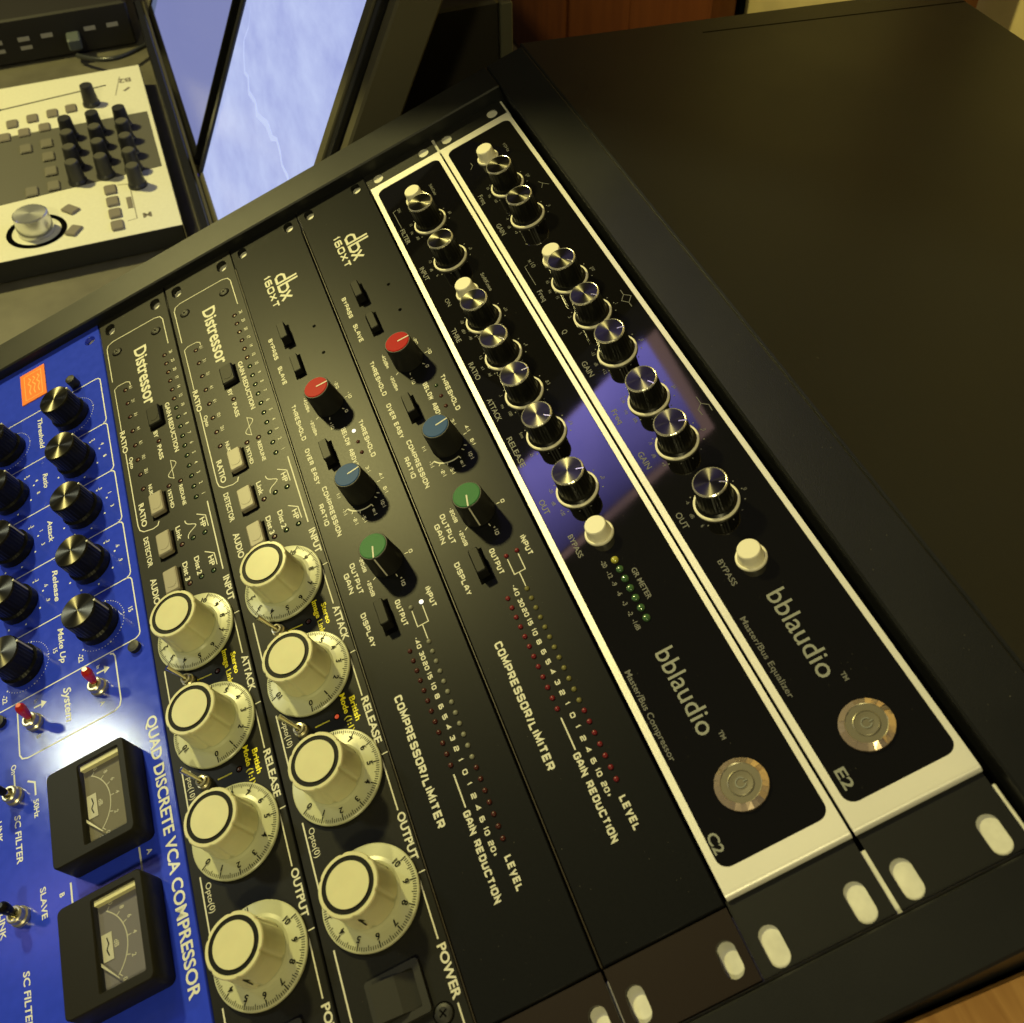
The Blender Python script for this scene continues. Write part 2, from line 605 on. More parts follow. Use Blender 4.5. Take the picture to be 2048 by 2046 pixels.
def textc(g, s, cx, cy, h, z=0.05, bold=0.0, aspect=1.0, rot=0.0, shear=0.0):
    vs, fs, a, b, c, d = glyphs(s, bold, shear)
    capv = glyphs('H', bold)
    w = (b - a) * h / (capv[5] - capv[4]) * aspect
    return text(g, s, cx - w / 2, cx + w / 2, cy, h, z, bold, rot, shear)


# square wide stroke letters (unit box 1 x 1)
_R = 0.16


def _rr(x0, y0, x1, y1, r=_R):
    return [(x0 + r, y0), (x1 - r, y0), (x1, y0 + r), (x1, y1 - r), (x1 - r, y1), (x0 + r, y1), (x0, y1 - r), (x0, y0 + r), (x0 + r, y0)]


SQ = {
    'A': [[(0, 0), (0, .6), (.36, 1), (.64, 1), (1, .6), (1, 0)], [(0.06, .36), (.94, .36)]],
    'B': [[(0, 0), (.84, 0), (1, .14), (1, .4), (.86, .52), (1, .64), (1, .86), (.84, 1), (0, 1), (0, 0)], [(.06, .52), (.84, .52)]],
    'C': [[(1, .22), (1, .14), (.86, 0), (.14, 0), (0, .14), (0, .86), (.14, 1), (.86, 1), (1, .86), (1, .78)]],
    'D': [[(0, 0), (.8, 0), (1, .2), (1, .8), (.8, 1), (0, 1), (0, 0)]],
    'E': [[(1, 0), (0, 0), (0, 1), (1, 1)], [(.06, .5), (.9, .5)]],
    'F': [[(0, 0), (0, 1), (1, 1)], [(.06, .5), (.85, .5)]],
    'G': [[(.55, .5), (1, .5), (1, .14), (.86, 0), (.14, 0), (0, .14), (0, .86), (.14, 1), (.86, 1), (1, .86), (1, .78)]],
    'H': [[(0, 0), (0, 1)], [(1, 0), (1, 1)], [(.06, .5), (.94, .5)]],
    'I': [[(.5, 0), (.5, 1)]],
    'L': [[(0, 1), (0, 0), (1, 0)]],
    'M': [[(0, 0), (0, 1), (.5, .25), (1, 1), (1, 0)]],
    'N': [[(0, 0), (0, 1), (1, 0), (1, 1)]],
    'O': [_rr(0, 0, 1, 1)],
    'P': [[(0, 0), (0, 1), (.85, 1), (1, .86), (1, .56), (.85, .42), (0.06, .42)]],
    'R': [[(0, 0), (0, 1), (.85, 1), (1, .86), (1, .58), (.85, .45), (0.06, .45)], [(.5, .42), (1, 0)]],
    'S': [[(0, .2), (0, .14), (.14, 0), (.86, 0), (1, .14), (1, .4), (.86, .52), (.14, .52), (0, .64), (0, .86), (.14, 1), (.86, 1), (1, .86), (1, .8)]],
    'T': [[(0, 1), (1, 1)], [(.5, 0), (.5, .94)]],
    'U': [[(0, 1), (0, .14), (.14, 0), (.86, 0), (1, .14), (1, 1)]],
    'V': [[(0, 1), (.5, 0), (1, 1)]],
    'W': [[(0, 1), (.22, 0), (.5, .8), (.78, 0), (1, 1)]],
    'X': [[(0, 0), (1, 1)], [(0, 1), (1, 0)]],
    'Y': [[(0, 1), (.5, .5), (1, 1)], [(.5, 0), (.5, .46)]],
    '0': [_rr(0, 0, 1, 1)],
    '1': [[(.25, .8), (.6, 1), (.6, 0)]],
    '2': [[(0, .8), (0, .86), (.14, 1), (.86, 1), (1, .86), (1, .62), (.86, .5), (.14, .5), (0, .38), (0, 0), (1, 0)]],
    '3': [[(0, .86), (.14, 1), (.86, 1), (1, .86), (1, .64), (.86, .52), (1, .38), (1, .14), (.86, 0), (.14, 0), (0, .14)], [(.35, .52), (.84, .52)]],
    '4': [[(.75, 0), (.75, 1), (0, .3), (1, .3)]],
    '5': [[(1, 1), (0, 1), (0, .56), (.86, .56), (1, .42), (1, .14), (.86, 0), (.14, 0), (0, .14)]],
    '6': [[(.95, 1), (.14, 1), (0, .86), (0, .14), (.14, 0), (.86, 0), (1, .14), (1, .42), (.86, .56), (.06, .56)]],
    '8': [_rr(0, 0, 1, .52, .12), _rr(0.04, .52, .96, 1, .12)],
    '9': [[(.05, 0), (.86, 0), (1, .14), (1, .86), (.86, 1), (.14, 1), (0, .86), (0, .58), (.14, .44), (.94, .44)]],
    '+': [[(.5, .15), (.5, .85)], [(.15, .5), (.46, .5)], [(.54, .5), (.85, .5)]],
    '-': [[(.1, .5), (.9, .5)]],
    '/': [[(0, -.05), (1, 1.05)]],
    ':': [[(.5, .15), (.5, .33)], [(.5, .67), (.5, .85)]],
    '.': [[(.5, 0), (.5, .14)]],
    '=': [_rr(0, .25, .5, .75, .1), _rr(.5, .25, 1, .75, .1)],
    'd': [[(1, 1.25), (1, 0), (.16, 0), (0, .16), (0, .6), (.16, .76), (.94, .76)]],
    'b': [[(0, 1.25), (0, 0), (.84, 0), (1, .16), (1, .6), (.84, .76), (.06, .76)]],
    'x': [[(0, 0), (1, .76)], [(0, .76), (.44, .42)], [(.56, .34), (1, 0)]],
    'm': [[(0, 0), (0, .7), (.9, .7), (1, .6), (1, 0)], [(.5, 0), (.5, .66)]],
}
_WD = {'I': .25, '1': .55, '-': .6, ':': .25, '.': .25, '/': .55, '+': .8, ' ': .6, 'M': 1.15, 'W': 1.2, 'm': 1.1}


def sq(g, s, x0, x1, yc, h, w=None, z=0.05, rot=0.0):
    w = w or h * 0.2
    if isinstance(g, Print):
        g = g.sub('printed_word' if len(s) > 2 else 'printed_mark')
    tot = sum(_WD.get(c, 1.0) for c in s) + 0.2 * (len(s) - 1)
    cx = (x0 + x1) / 2
    u = (x1 - x0) / tot
    x = -(x1 - x0) / 2
    cr, sr = math.cos(rot), math.sin(rot)
    for ch in s:
        cw = _WD.get(ch, 1.0) * u
        for k, pl in enumerate(SQ.get(ch, [])):
            pts = []
            for px, py in pl:
                ax = x + w / 2 + px * (cw - w) if ch not in 'I' else x + cw / 2
                ay = -h / 2 + w / 2 + py * (h - w)
                pts.append((cx + ax * cr - ay * sr, yc + ax * sr + ay * cr))
            g.stroke(pts, w, z + 0.012 * (k + 1))
        x += cw + 0.2 * u
    return g


def sqc(g, s, cx, cy, h, asp=1.15, w=None, rot=0.0):
    tot = sum(_WD.get(c, 1.0) for c in s) + 0.2 * (len(s) - 1)
    wd = tot * h * asp
    return sq(g, s, cx - wd / 2, cx + wd / 2, cy, h, w, rot=rot)


def arc(cx, cy, r, a0, a1, n=16):
    return [(cx + r * math.cos(math.radians(a0 + (a1 - a0) * i / n)), cy + r * math.sin(math.radians(a0 + (a1 - a0) * i / n))) for i in range(n + 1)]


def tag(o, label=None, category=None, group=None, kind=None):
    if label:
        o['label'] = label
    if category:
        o['category'] = category
    if group:
        o['group'] = group
    if kind:
        o['kind'] = kind
    return o


def unit_root(name, label, category, group=None, x=0.0, y=0.0):
    o = bpy.data.objects.new(name, None)
    o.empty_display_size = 0.02
    COL.objects.link(o)
    o.matrix_world = Matrix.Translation(R2W(x, y, 0)) @ W
    return tag(o, label, category, group)


def world_root(name, label, category, loc=(0, 0, 0), group=None, kind=None, rot=None):
    o = bpy.data.objects.new(name, None)
    o.empty_display_size = 0.02
    COL.objects.link(o)
    o.location = [c * MM for c in loc]
    if rot:
        o.rotation_euler = rot
    return tag(o, label, category, group, kind)


def led_mesh(r, h, material, name):
    g = G().lathe(0, 0, [(r, -1.2), (r, h * .35), (r * .86, h * .7), (r * .5, h * .93), (0.02, h)], 14, share=True, cap=False)
    return meshof(g, name, material)


# =================================================================== the rack case
case = unit_root('rack_case', 'black textured slanted studio rack case holding seven rack units', 'rack case')
RZ = 6.0          # rim height above the unit faces
yL = -412.0
g = G()
# top end rim, right side rim, bottom end rim, left side rim (mitred joints butted)
def chamf_prism(g, poly_yz_fn):
    pass
g.box(-20, 4.5, yL - 14, 4.2, -30, RZ, 0.8)
g.build('end_rim', 'case', case)
g = G().box(484.4, 506.8, yL - 14, 4.2, -30, 1.8, 0.8)
g.build('end_rim', 'case', case)
g = G().box(-20, 506.8, 4.35, 28.2, -30, RZ, 0.8)
g.build('side_rim', 'case', case)
g = G().box(4.6, 484.3, yL - 14, yL, -30, RZ, 0.8)
g.build('side_rim', 'case', case)
g = G().box(4.5, 484.3, yL, 4.3, -34, -30.2)
g.build('inner_tray', 'case_inner', case)
# lid: descends 23 degrees from the rack plane
LT = math.radians(-23.0)
gl = G()
L0 = 28.3
depth = 300.0
def lid_pt(x, d, n):
    return (x, L0 + d * math.cos(LT) + n * -math.sin(LT) * -1 * -1, RZ + d * math.sin(LT) + n * math.cos(LT))
vs = []
for n_ in (-14.0, 0.0):
    for d_ in (0.0, depth):
        for x_ in (-24.0, 506.8):
            vs.append((x_, L0 + d_ * math.cos(LT) - n_ * math.sin(LT) * 1.0, RZ + d_ * math.sin(LT) + n_ * math.cos(LT)))
gl.add(vs, [(0, 2, 3, 1), (4, 5, 7, 6), (0, 1, 5, 4), (2, 6, 7, 3), (0, 4, 6, 2), (1, 3, 7, 5)])
lid = gl.build('top_lid', 'case', case)
bv = lid.modifiers.new('b', 'BEVEL')
bv.width = 0.0012
bv.segments = 2
# raised end strip on the lid, leaving the dark joint line that the photograph shows
vs = []
for n_ in (-.5, .06):
    for d_ in (112.0, depth - 1.0):
        for x_ in (-7.0 if d_ < 200 else -1.5, -6.0 if d_ < 200 else -0.4):
            vs.append((x_, L0 + d_ * math.cos(LT) - n_ * math.sin(LT), RZ + d_ * math.sin(LT) + n_ * math.cos(LT)))
G().add(vs, [(0, 2, 3, 1), (4, 5, 7, 6), (0, 1, 5, 4), (2, 6, 7, 3), (0, 4, 6, 2), (1, 3, 7, 5)]).build('edge_joint', 'recess', case)
# side walls down to the desk (vertical in the world)
TABLE = -212.9


def Y(y, z):
    """world y, z (mm) of rack y, z"""
    v = R2W(0, y, z)
    return v.y * 1000, v.z * 1000


def world_child(g, name, material, parent):
    """world millimetre geometry parented under a rack-frame root"""
    o = g.build(name, material)
    o.parent = parent
    o.matrix_parent_inverse = parent.matrix_world.inverted() if parent.matrix_world else Matrix.Identity(4)
    return o


bpy.context.view_layer.update()
ya, za = Y(yL - 14, -30.3)
yb, zb = Y(28, -30.3)
yc_, zc_ = yb + 275.0, zb - 30.0
for x0, x1 in ((-20, -8), (500, 508)):
    poly = [(ya, TABLE + 0.5), (yc_, TABLE + 0.5), (yc_, zc_), (yb, zb), (ya, za)]
    vs = [(x0, p[0], p[1]) for p in poly] + [(x1, p[0], p[1]) for p in poly]
    n = 5
    gg = G().add(vs, [tuple(range(n)), tuple(range(2 * n - 1, n - 1, -1))] + [(i, n + i, n + (i + 1) % n, (i + 1) % n) for i in range(n)])
    world_child(gg, 'end_wall', 'case', case)
# screw rails of bare aluminium behind the ears
for x0, x1 in ((-1.0, 20.0), (462.0, 483.1)):
    G().box(x0, x1, yL + 1, 1.7, -8.0, -3.4, 0.3).build('screw_rail', 'alu', case)
# dents and scuffs on the lid
for (x, d, rx, ry) in ((396, 62, 3.2, 1.2),):
    gg = G()
    yy = L0 + d * math.cos(LT)
    zz = RZ + d * math.sin(LT)
    vs = []
    for i in range(14):
        a = 2 * PI * i / 14
        px, pd = rx * math.cos(a), ry * math.sin(a) + .25 * rx * math.cos(a)
        vs.append((x + px, yy + pd * math.cos(LT) - 0.12 * math.sin(LT), zz + pd * math.sin(LT) + 0.12 * math.cos(LT)))
    gg.add(vs, [tuple(range(14))])
    gg.build('scuff_mark', 'recess', case)


M['dust'] = mat('pale_dust', (0.10, 0.095, 0.08), 0.9, spec=0.1)
rd = random.Random(3)
ds = G()
for i in range(70):
    x, d, r = rd.uniform(0, 500), rd.uniform(6, 280), rd.choice((.12, .16, .2, .3))
    yy, zz = L0 + d * math.cos(LT), RZ + d * math.sin(LT)
    e = rd.uniform(.5, 2.2)
    vs = [(x + r * e * math.cos(a * PI / 3), yy + r * math.sin(a * PI / 3) * math.cos(LT) + .06 * -math.sin(LT), zz + r * math.sin(a * PI / 3) * math.sin(LT) + .06 * math.cos(LT)) for a in range(6)]
    ds.add(vs, [tuple(range(6))])
for i in range(60):
    x, y, r = rd.uniform(-18, 500), rd.uniform(6, 27), rd.choice((.1, .14, .2))
    ds.disc(x, y, RZ + .04, r, 6)
tag(ds.build('dust_specks', 'dust', case), kind='stuff')


def dust_on(root, x0, x1, y0, y1, n, seed, z=.04, rmax=.16):
    q = random.Random(seed)
    g = G()
    for i in range(n):
        g.disc(q.uniform(x0, x1), q.uniform(y0, y1), z, q.uniform(.05, rmax), 6)
    tag(g.build('dust_specks', 'dust', root), kind='stuff')


# =================================================================== shared knob meshes
def flute(n, depth, sharp=1.0):
    def f(a, r, z):
        return r - depth * (0.5 + 0.5 * math.cos(a * n)) ** sharp
    return f


# glossy black slim knob with spun cap
KB = {}
KB['flange'] = meshof(G().lathe(0, 0, [(8.3, 0), (8.3, 1.0), (7.3, 1.7)], 40), 'knob_flange', 'knob_black')
KB['body'] = meshof(G().lathe(0, 0, [(7.35, 1.7), (6.8, 13.15)], 96, fn=flute(24, .22)), 'knob_body', 'knob_black')
KB['rim'] = meshof(G().lathe(0, 0, [(6.8, 13.3), (7.0, 13.6), (6.95, 14.2), (6.55, 14.5), (6.4, 14.45)], 96, fn=flute(32, .16), cap=False), 'knob_rim', 'rim_metal')
KB['cap'] = meshof(G().disc(0, 0, 14.42, 6.45, 48), 'knob_cap', 'spun')
KB['ring'] = meshof(G().lathe(0, 0, [(9.25, 0.05), (9.25, .75), (8.95, 1.0), (8.32, 1.0)], 56, cap=False), 'dial_ring', 'button_cream')
KB['pointer'] = meshof(G().box(3.6, 6.9, -.22, .22, 13.6, 14.56), 'pointer_mark', 'rim_metal')


def bb_knob(root, x, y, ang):
    k = place('knob', KB['body'], root, (x, y, 0), math.radians(ang))
    for n_ in ('flange', 'rim', 'cap', 'ring', 'pointer'):
        place({'flange': 'knob_flange', 'rim': 'metal_rim', 'cap': 'spun_cap', 'ring': 'dial_ring', 'pointer': 'pointer_mark'}[n_], KB[n_], k, (0, 0, 0))
    return k


BTN = meshof(G().lathe(0, 0, [(5.0, 0.4), (4.45, 6.6), (4.1, 7.0)], 40), 'push_button', 'button_cream')
BTNR = meshof(G().lathe(0, 0, [(6.05, 0.02), (6.05, .9), (5.7, 1.25), (5.15, 1.25), (5.05, .1)], 48, cap=False), 'button_ring', 'button_cream')
BTNW = meshof(G().disc(0, 0, .12, 5.1, 32), 'button_well', 'recess')


def bb_button(root, x, y):
    b = place('push_button', BTN, root, (x, y, 0))
    place('button_ring', BTNR, b, (0, 0, 0))
    place('button_well', BTNW, b, (0, 0, 0))


def facet(n):
    def f(a, r, z):
        k = PI / n
        return r * math.cos(k) / math.cos(((a + k) % (2 * k)) - k)
    return f


def power_button(root, x, y):
    g = G()
    q = random.Random(int(x * 10 - y * 7))
    nf = 26
    for i in range(nf):
        a0, a1 = 2 * PI * i / nf, 2 * PI * (i + 1) / nf
        zi, zo = 2.15 + q.uniform(-.18, .12), .8 + q.uniform(-.2, .2)
        tw = q.uniform(-.16, .16)
        g.add([(9.2 * math.cos(a0), 9.2 * math.sin(a0), zo - tw), (9.2 * math.cos(a1), 9.2 * math.sin(a1), zo + tw),
               (6.9 * math.cos(a1), 6.9 * math.sin(a1), zi + tw), (6.9 * math.cos(a0), 6.9 * math.sin(a0), zi - tw),
               (9.2 * math.cos(a0), 9.2 * math.sin(a0), 0), (9.2 * math.cos(a1), 9.2 * math.sin(a1), 0)], [(0, 1, 2, 3), (4, 5, 1, 0)])
    b = g.build('power_button', 'brass', root, (x, y, 0))
    G().lathe(0, 0, [(7.0, 2.1), (6.7, 1.95), (4.4, 1.95), (4.4, 2.25), (4.15, 2.35), (4.05, 2.1), (2.6, 2.0)], 40).build('button_centre', 'brass_mid', b)
    pw = G()
    pw.stroke(arc(0, 0, 1.7, 120, 420, 20), .35, 2.2)
    pw.stroke([(0, .9), (0, 2.3)], .35, 2.22)
    pw.build('power_symbol', 'print_grey', b)
    return b


def bb_unit(name, label, y0, letters, knobs, buttons, power_xy, extra):
    root = unit_root(name, label, 'rack unit', None, 0, y0)
    H = 44.3
    eb = -H + .3 if y0 > -20 else -H - .75
    x0, x1 = 22.6, 455.6
    # silver frame sheet as a ring round the acrylic, with the bend down to the ear
    inner = rrect(27.8, 449.0, -H + 2.6, -2.2, 4.2)
    plate('silver_frame', [(x0, -H), (x1, -H), (x1, 0), (x0, 0)], [inner], -3.0, 0.0, 'silver', root)
    for sgn, xe, rb in ((1, x1, 2.0), (-1, x0, .8)):
        gg = G()
        prof = []
        for i in range(7):
            a = PI / 2 * i / 6
            prof.append((xe + sgn * rb * math.sin(a), -rb + rb * math.cos(a)))
        vs = []
        for px, pz in prof:
            vs.append((px, -H, pz))
            vs.append((px, 0, pz))
        fs = [(2 * i, 2 * i + 2, 2 * i + 3, 2 * i + 1) if sgn > 0 else (2 * i + 1, 2 * i + 3, 2 * i + 2, 2 * i) for i in range(6)]
        gg.add(vs, fs, True)
        gg.build('frame_bend', 'silver', root)
    plate('acrylic_fascia', rrect(27.95, 448.85, -H + 2.75, -2.35, 4.1), [], -2.8, -0.12, 'plexi', root)
    # ears with slots
    plate('rack_ear', [(3.0, eb), (21.6, eb), (21.6, -.3), (3.0, -.3)],
          [slot(12.4, -7.7, 8.4, 6.2), slot(12.4, -37.7, 8.4, 6.2)], -3.1, -2.3, 'ear', root)
    plate('rack_ear', [(457.2, eb), (482.6, eb), (482.6, -.3), (457.2, -.3)],
          [slot(475.3, -8.1, 13.4, 6.9), slot(475.3, -37.6, 13.4, 6.9)], -3.1, -2.3, 'ear', root)
    for x, ang in knobs:
        bb_knob(root, x, -23.1, ang)
    for x in buttons:
        bb_button(root, x, -23.8)
    power_button(root, *power_xy)
    dust_on(root, 29, 447, -41, -3, 60, int(-y0 + 500), -.08, .13)
    g1, g2 = Print(), Print()
    for x, ang in knobs:
        for i in range(11):
            a = math.radians(-132 + 90 - 0 + 26.4 * i) if False else math.radians(90 - 135 + 27.0 * i - 0)
        for i in range(11):
            a = math.radians(-45 + 27.0 * i)     # the gap of the scale faces -y (down)
            g1.disc(x + 11.0 * math.cos(a), -23.1 + 11.0 * math.sin(a), -0.06, .33, 8)
    extra(g1, g2, root)
    g1.build('scale_print', 'print_dim', root)
    g2.build('logo_print', 'print_grey', root)
    return root


ZP = -0.07


def curve_sym(g, pts, w=.45):
    g.stroke(pts, w, ZP)


# ---- equalizer (top unit)
def eq_print(g1, g2, root):
    gd = g1
    for s, a, b in (('Freq', 77.3, 85.5), ('GAIN', 106.0, 116.0), ('Freq', 166.0, 174.4), ('Q', 198.0, 200.6), ('GAIN', 221.9, 232.3),
                    ('Freq', 255.7, 264.3), ('GAIN', 283.0, 292.8), ('OUT', 318.8, 327.2)):
        text(gd, s, a, b, -38.4, 2.5, ZP, bold=.012)
    text(gd, 'BYPASS', 346.8, 359.4, -34.3, 2.2, ZP, bold=.012)
    text(gd, 'x10', 142.6, 149.2, -34.4, 2.1, ZP)
    gd.stroke([(145.4, -36.6), (145.8, -38.3), (161.4, -38.4)], .28, ZP)
    text(gd, '10Hz', 46.9, 55.2, -12.2, 1.7, ZP)
    for cx, (l, m, r, t) in ((81.5, ('65', 'Hz', '160', '100')), (112.2, ('-9', 'dB', '+9', '0')), (169.9, ('65', 'Hz', '15', '300')), (198.4, ('.2', '', '5', '1')),
                             (226.6, ('-12', 'dB', '+12', '0')), (259.9, ('1.5k', 'Hz', '20k', '6k')), (287.6, ('-9', 'dB', '+9', '0')), (322.8, ('-6', 'dB', '6', '0'))):
        for s, dx, dy in ((l, -6.2, -10.0), (m, .5, -11.5), (r, 6.8, -10.0), (t, 1.0, 11.6)):
            if s:
                textc(gd, s, cx + dx, -22.7 + dy, 1.5, ZP)
    # response curve symbols
    gd.stroke([(47.5, -33.4), (50.5, -33.2), (53, -35.2)], .3, ZP)
    gd.stroke([(91.5, -8.6), (94.5, -7.2), (97.5, -9.0)], .3, ZP)
    gd.stroke([(94.6, -7.0), (97.6, -4.8)], .3, ZP + .01)
    gd.stroke([(193.0, -6.2), (196.6, -6.2), (199.6, -8.6), (202.8, -6.2), (206.0, -6.2)], .34, ZP)
    gd.stroke([(196.8, -6.0), (199.6, -3.6), (202.6, -6.0)], .34, ZP + .01)
    gd.stroke([(271.2, -6.0), (275.6, -6.0), (278.0, -8.4), (281.6, -8.2)], .34, ZP)
    gd.stroke([(275.8, -5.8), (278.2, -3.6), (281.8, -3.8)], .34, ZP + .01)
    text(g2, 'bblaudio', 369.0, 407.4, -23.4, 7.2, ZP, bold=.004)
    text(gd, 'TM', 408.4, 411.8, -19.4, 1.7, ZP, bold=.03)
    text(gd, 'Master/Bus Equalizer', 372.5, 408.2, -38.4, 2.2, ZP, bold=.01)
    text(g2, 'E2', 437.0, 444.4, -37.8, 3.7, ZP, bold=.02)


eq_knobs = [(81.5, 20), (112.2, 40), (169.9, 35), (198.2, 40), (226.6, 70), (260.0, 30), (287.8, 60), (322.9, 55)]
bb_unit('equalizer', 'black glossy equalizer marked E2, silver edged, the rack unit next to the lid', 0.5,
        None, eq_knobs, [51.8, 151.6, 352.4], (428.6, -22.4), lambda a, b, r: eq_print(a, b, r))


def comp_print(g1, g2, root):
    gd = g1
    dy0 = 44.9
    for s, a, b in (('INPUT', 106.3, 117.7), ('THRE', 160.0, 170.4), ('RATIO', 187.0, 199.5), ('ATTACK', 213.7, 229.0), ('RELEASE', 240.6, 259.6), ('OUT', 280.4, 288.4)):
        text(gd, s, a, b, -83.6 + dy0, 2.5, ZP, bold=.012)
    text(gd, 'FILTER', 69.8, 83.4, -83.6 + dy0, 2.5, ZP, bold=.012)
    text(gd, 'ON', 51.4, 55.0, -80.2 + dy0, 1.7, ZP)
    text(gd, 'ON', 137.8, 143.8, -79.7 + dy0, 2.1, ZP)
    gd.stroke([(51.6, -81.6 + dy0), (51.9, -83.6 + dy0), (68.5, -83.4 + dy0)], .28, ZP)
    text(gd, 'SideChain', 46.0, 57.0, -58.2 + dy0, 1.6, ZP)
    text(gd, 'SoftKnee', 133.8, 148.8, -57.8 + dy0, 1.9, ZP, bold=.01)
    text(gd, 'BYPASS', 303.4, 315.6, -79.6 + dy0, 2.2, ZP, bold=.012)
    for cx, (l, m, r, t) in ((76.3, ('15', 'Hz', '300', '60')), (111.6, ('-12', 'dB', '6', '0')), (164.9, ('-20', 'dBV', '-40', '-10')), (193.5, ('1.5', 'x:1', 'inf', '4')),
                             (221.6, ('.1', 'ms', '100', '8.3')), (249.2, ('5ms', '', '2s', '.16')), (284.6, ('-20', 'dB', '+20', '0'))):
        for s, dx, dy in ((l, -6.2, -10.0), (m, .5, -11.5), (r, 6.8, -10.0), (t, 1.0, 11.6)):
            if s:
                textc(gd, s, cx + dx, -68.0 + dy0 + dy, 1.5, ZP)
    for s, cx in (('-20', 323.6), ('-12', 329.2), ('-9', 333.8), ('-6', 338.8), ('-3', 343.8), ('-2', 348.9), ('-1dB', 354.4)):
        textc(gd, s, cx, -73.0 + dy0, 1.9, ZP, bold=.015)
    text(gd, 'GR METER', 331.6, 347.2, -63.7 + dy0, 2.1, ZP, bold=.015)
    text(g2, 'bblaudio', 368.9, 405.6, -68.7 + dy0, 7.2, ZP, bold=.004)
    text(gd, 'TM', 406.8, 410.2, -65.0 + dy0, 1.7, ZP, bold=.03)
    text(gd, 'Master/Bus Compressor', 369.8, 408.6, -84.0 + dy0, 2.3, ZP, bold=.01)
    text(g2, 'C2', 436.6, 443.8, -84.0 + dy0, 3.7, ZP, bold=.02)
    mg = led_mesh(1.55, 1.1, 'led_gr', 'meter_led')
    my = led_mesh(1.55, 1.1, 'led_gr_y', 'meter_led')
    for i in range(7):
        place('meter_led', my if i == 0 else mg, root, (324.3 + 4.94 * i, -68.45 + dy0, -0.1))


cp_knobs = [(76.3, 40), (111.6, 40), (164.8, 32), (193.4, 32), (221.4, 80), (249.2, 45), (284.6, 65)]
bb_unit('bus_compressor', 'black glossy compressor marked C2, silver edged, with seven round green lights', -44.9,
        None, cp_knobs, [52.6, 142.0, 309.6], (427.0, -67.4 + 44.9), lambda a, b, r: comp_print(a, b, r))

# =================================================================== square lettered compressor/limiter (two)
KD = {}
KD['body'] = meshof(G().lathe(0, 0, [(7.7, .4), (7.55, 2.0), (6.75, 13.7), (6.5, 14.0)], 72, fn=flute(36, .10)), 'knob', 'knob_matt')
KD['line'] = meshof(G().box(.3, 6.2, -.32, .32, 14.3, 14.42), 'pointer_line', 'print')
_g = G()
_g.add([(6.76, -.34, 13.6), (7.72, -.34, 1.2), (7.72, .34, 1.2), (6.76, .34, 13.6)], [(0, 1, 2, 3)])
KD['side'] = meshof(_g, 'side_line', 'print')
for c in ('red', 'bluecap', 'green'):
    KD[c] = meshof(G().lathe(0, 0, [(6.15, 13.9), (6.1, 14.1), (5.8, 14.3)], 40), 'knob_cap', c)
DBB = meshof(G().box(-6.2, 6.2, -2.1, 2.1, -1, 5.6, .35), 'push_button', 'btn_black')
DBS = meshof(G().box(-8.6, 8.6, -3.0, 3.0, -.2, .06), 'button_slot', 'recess')


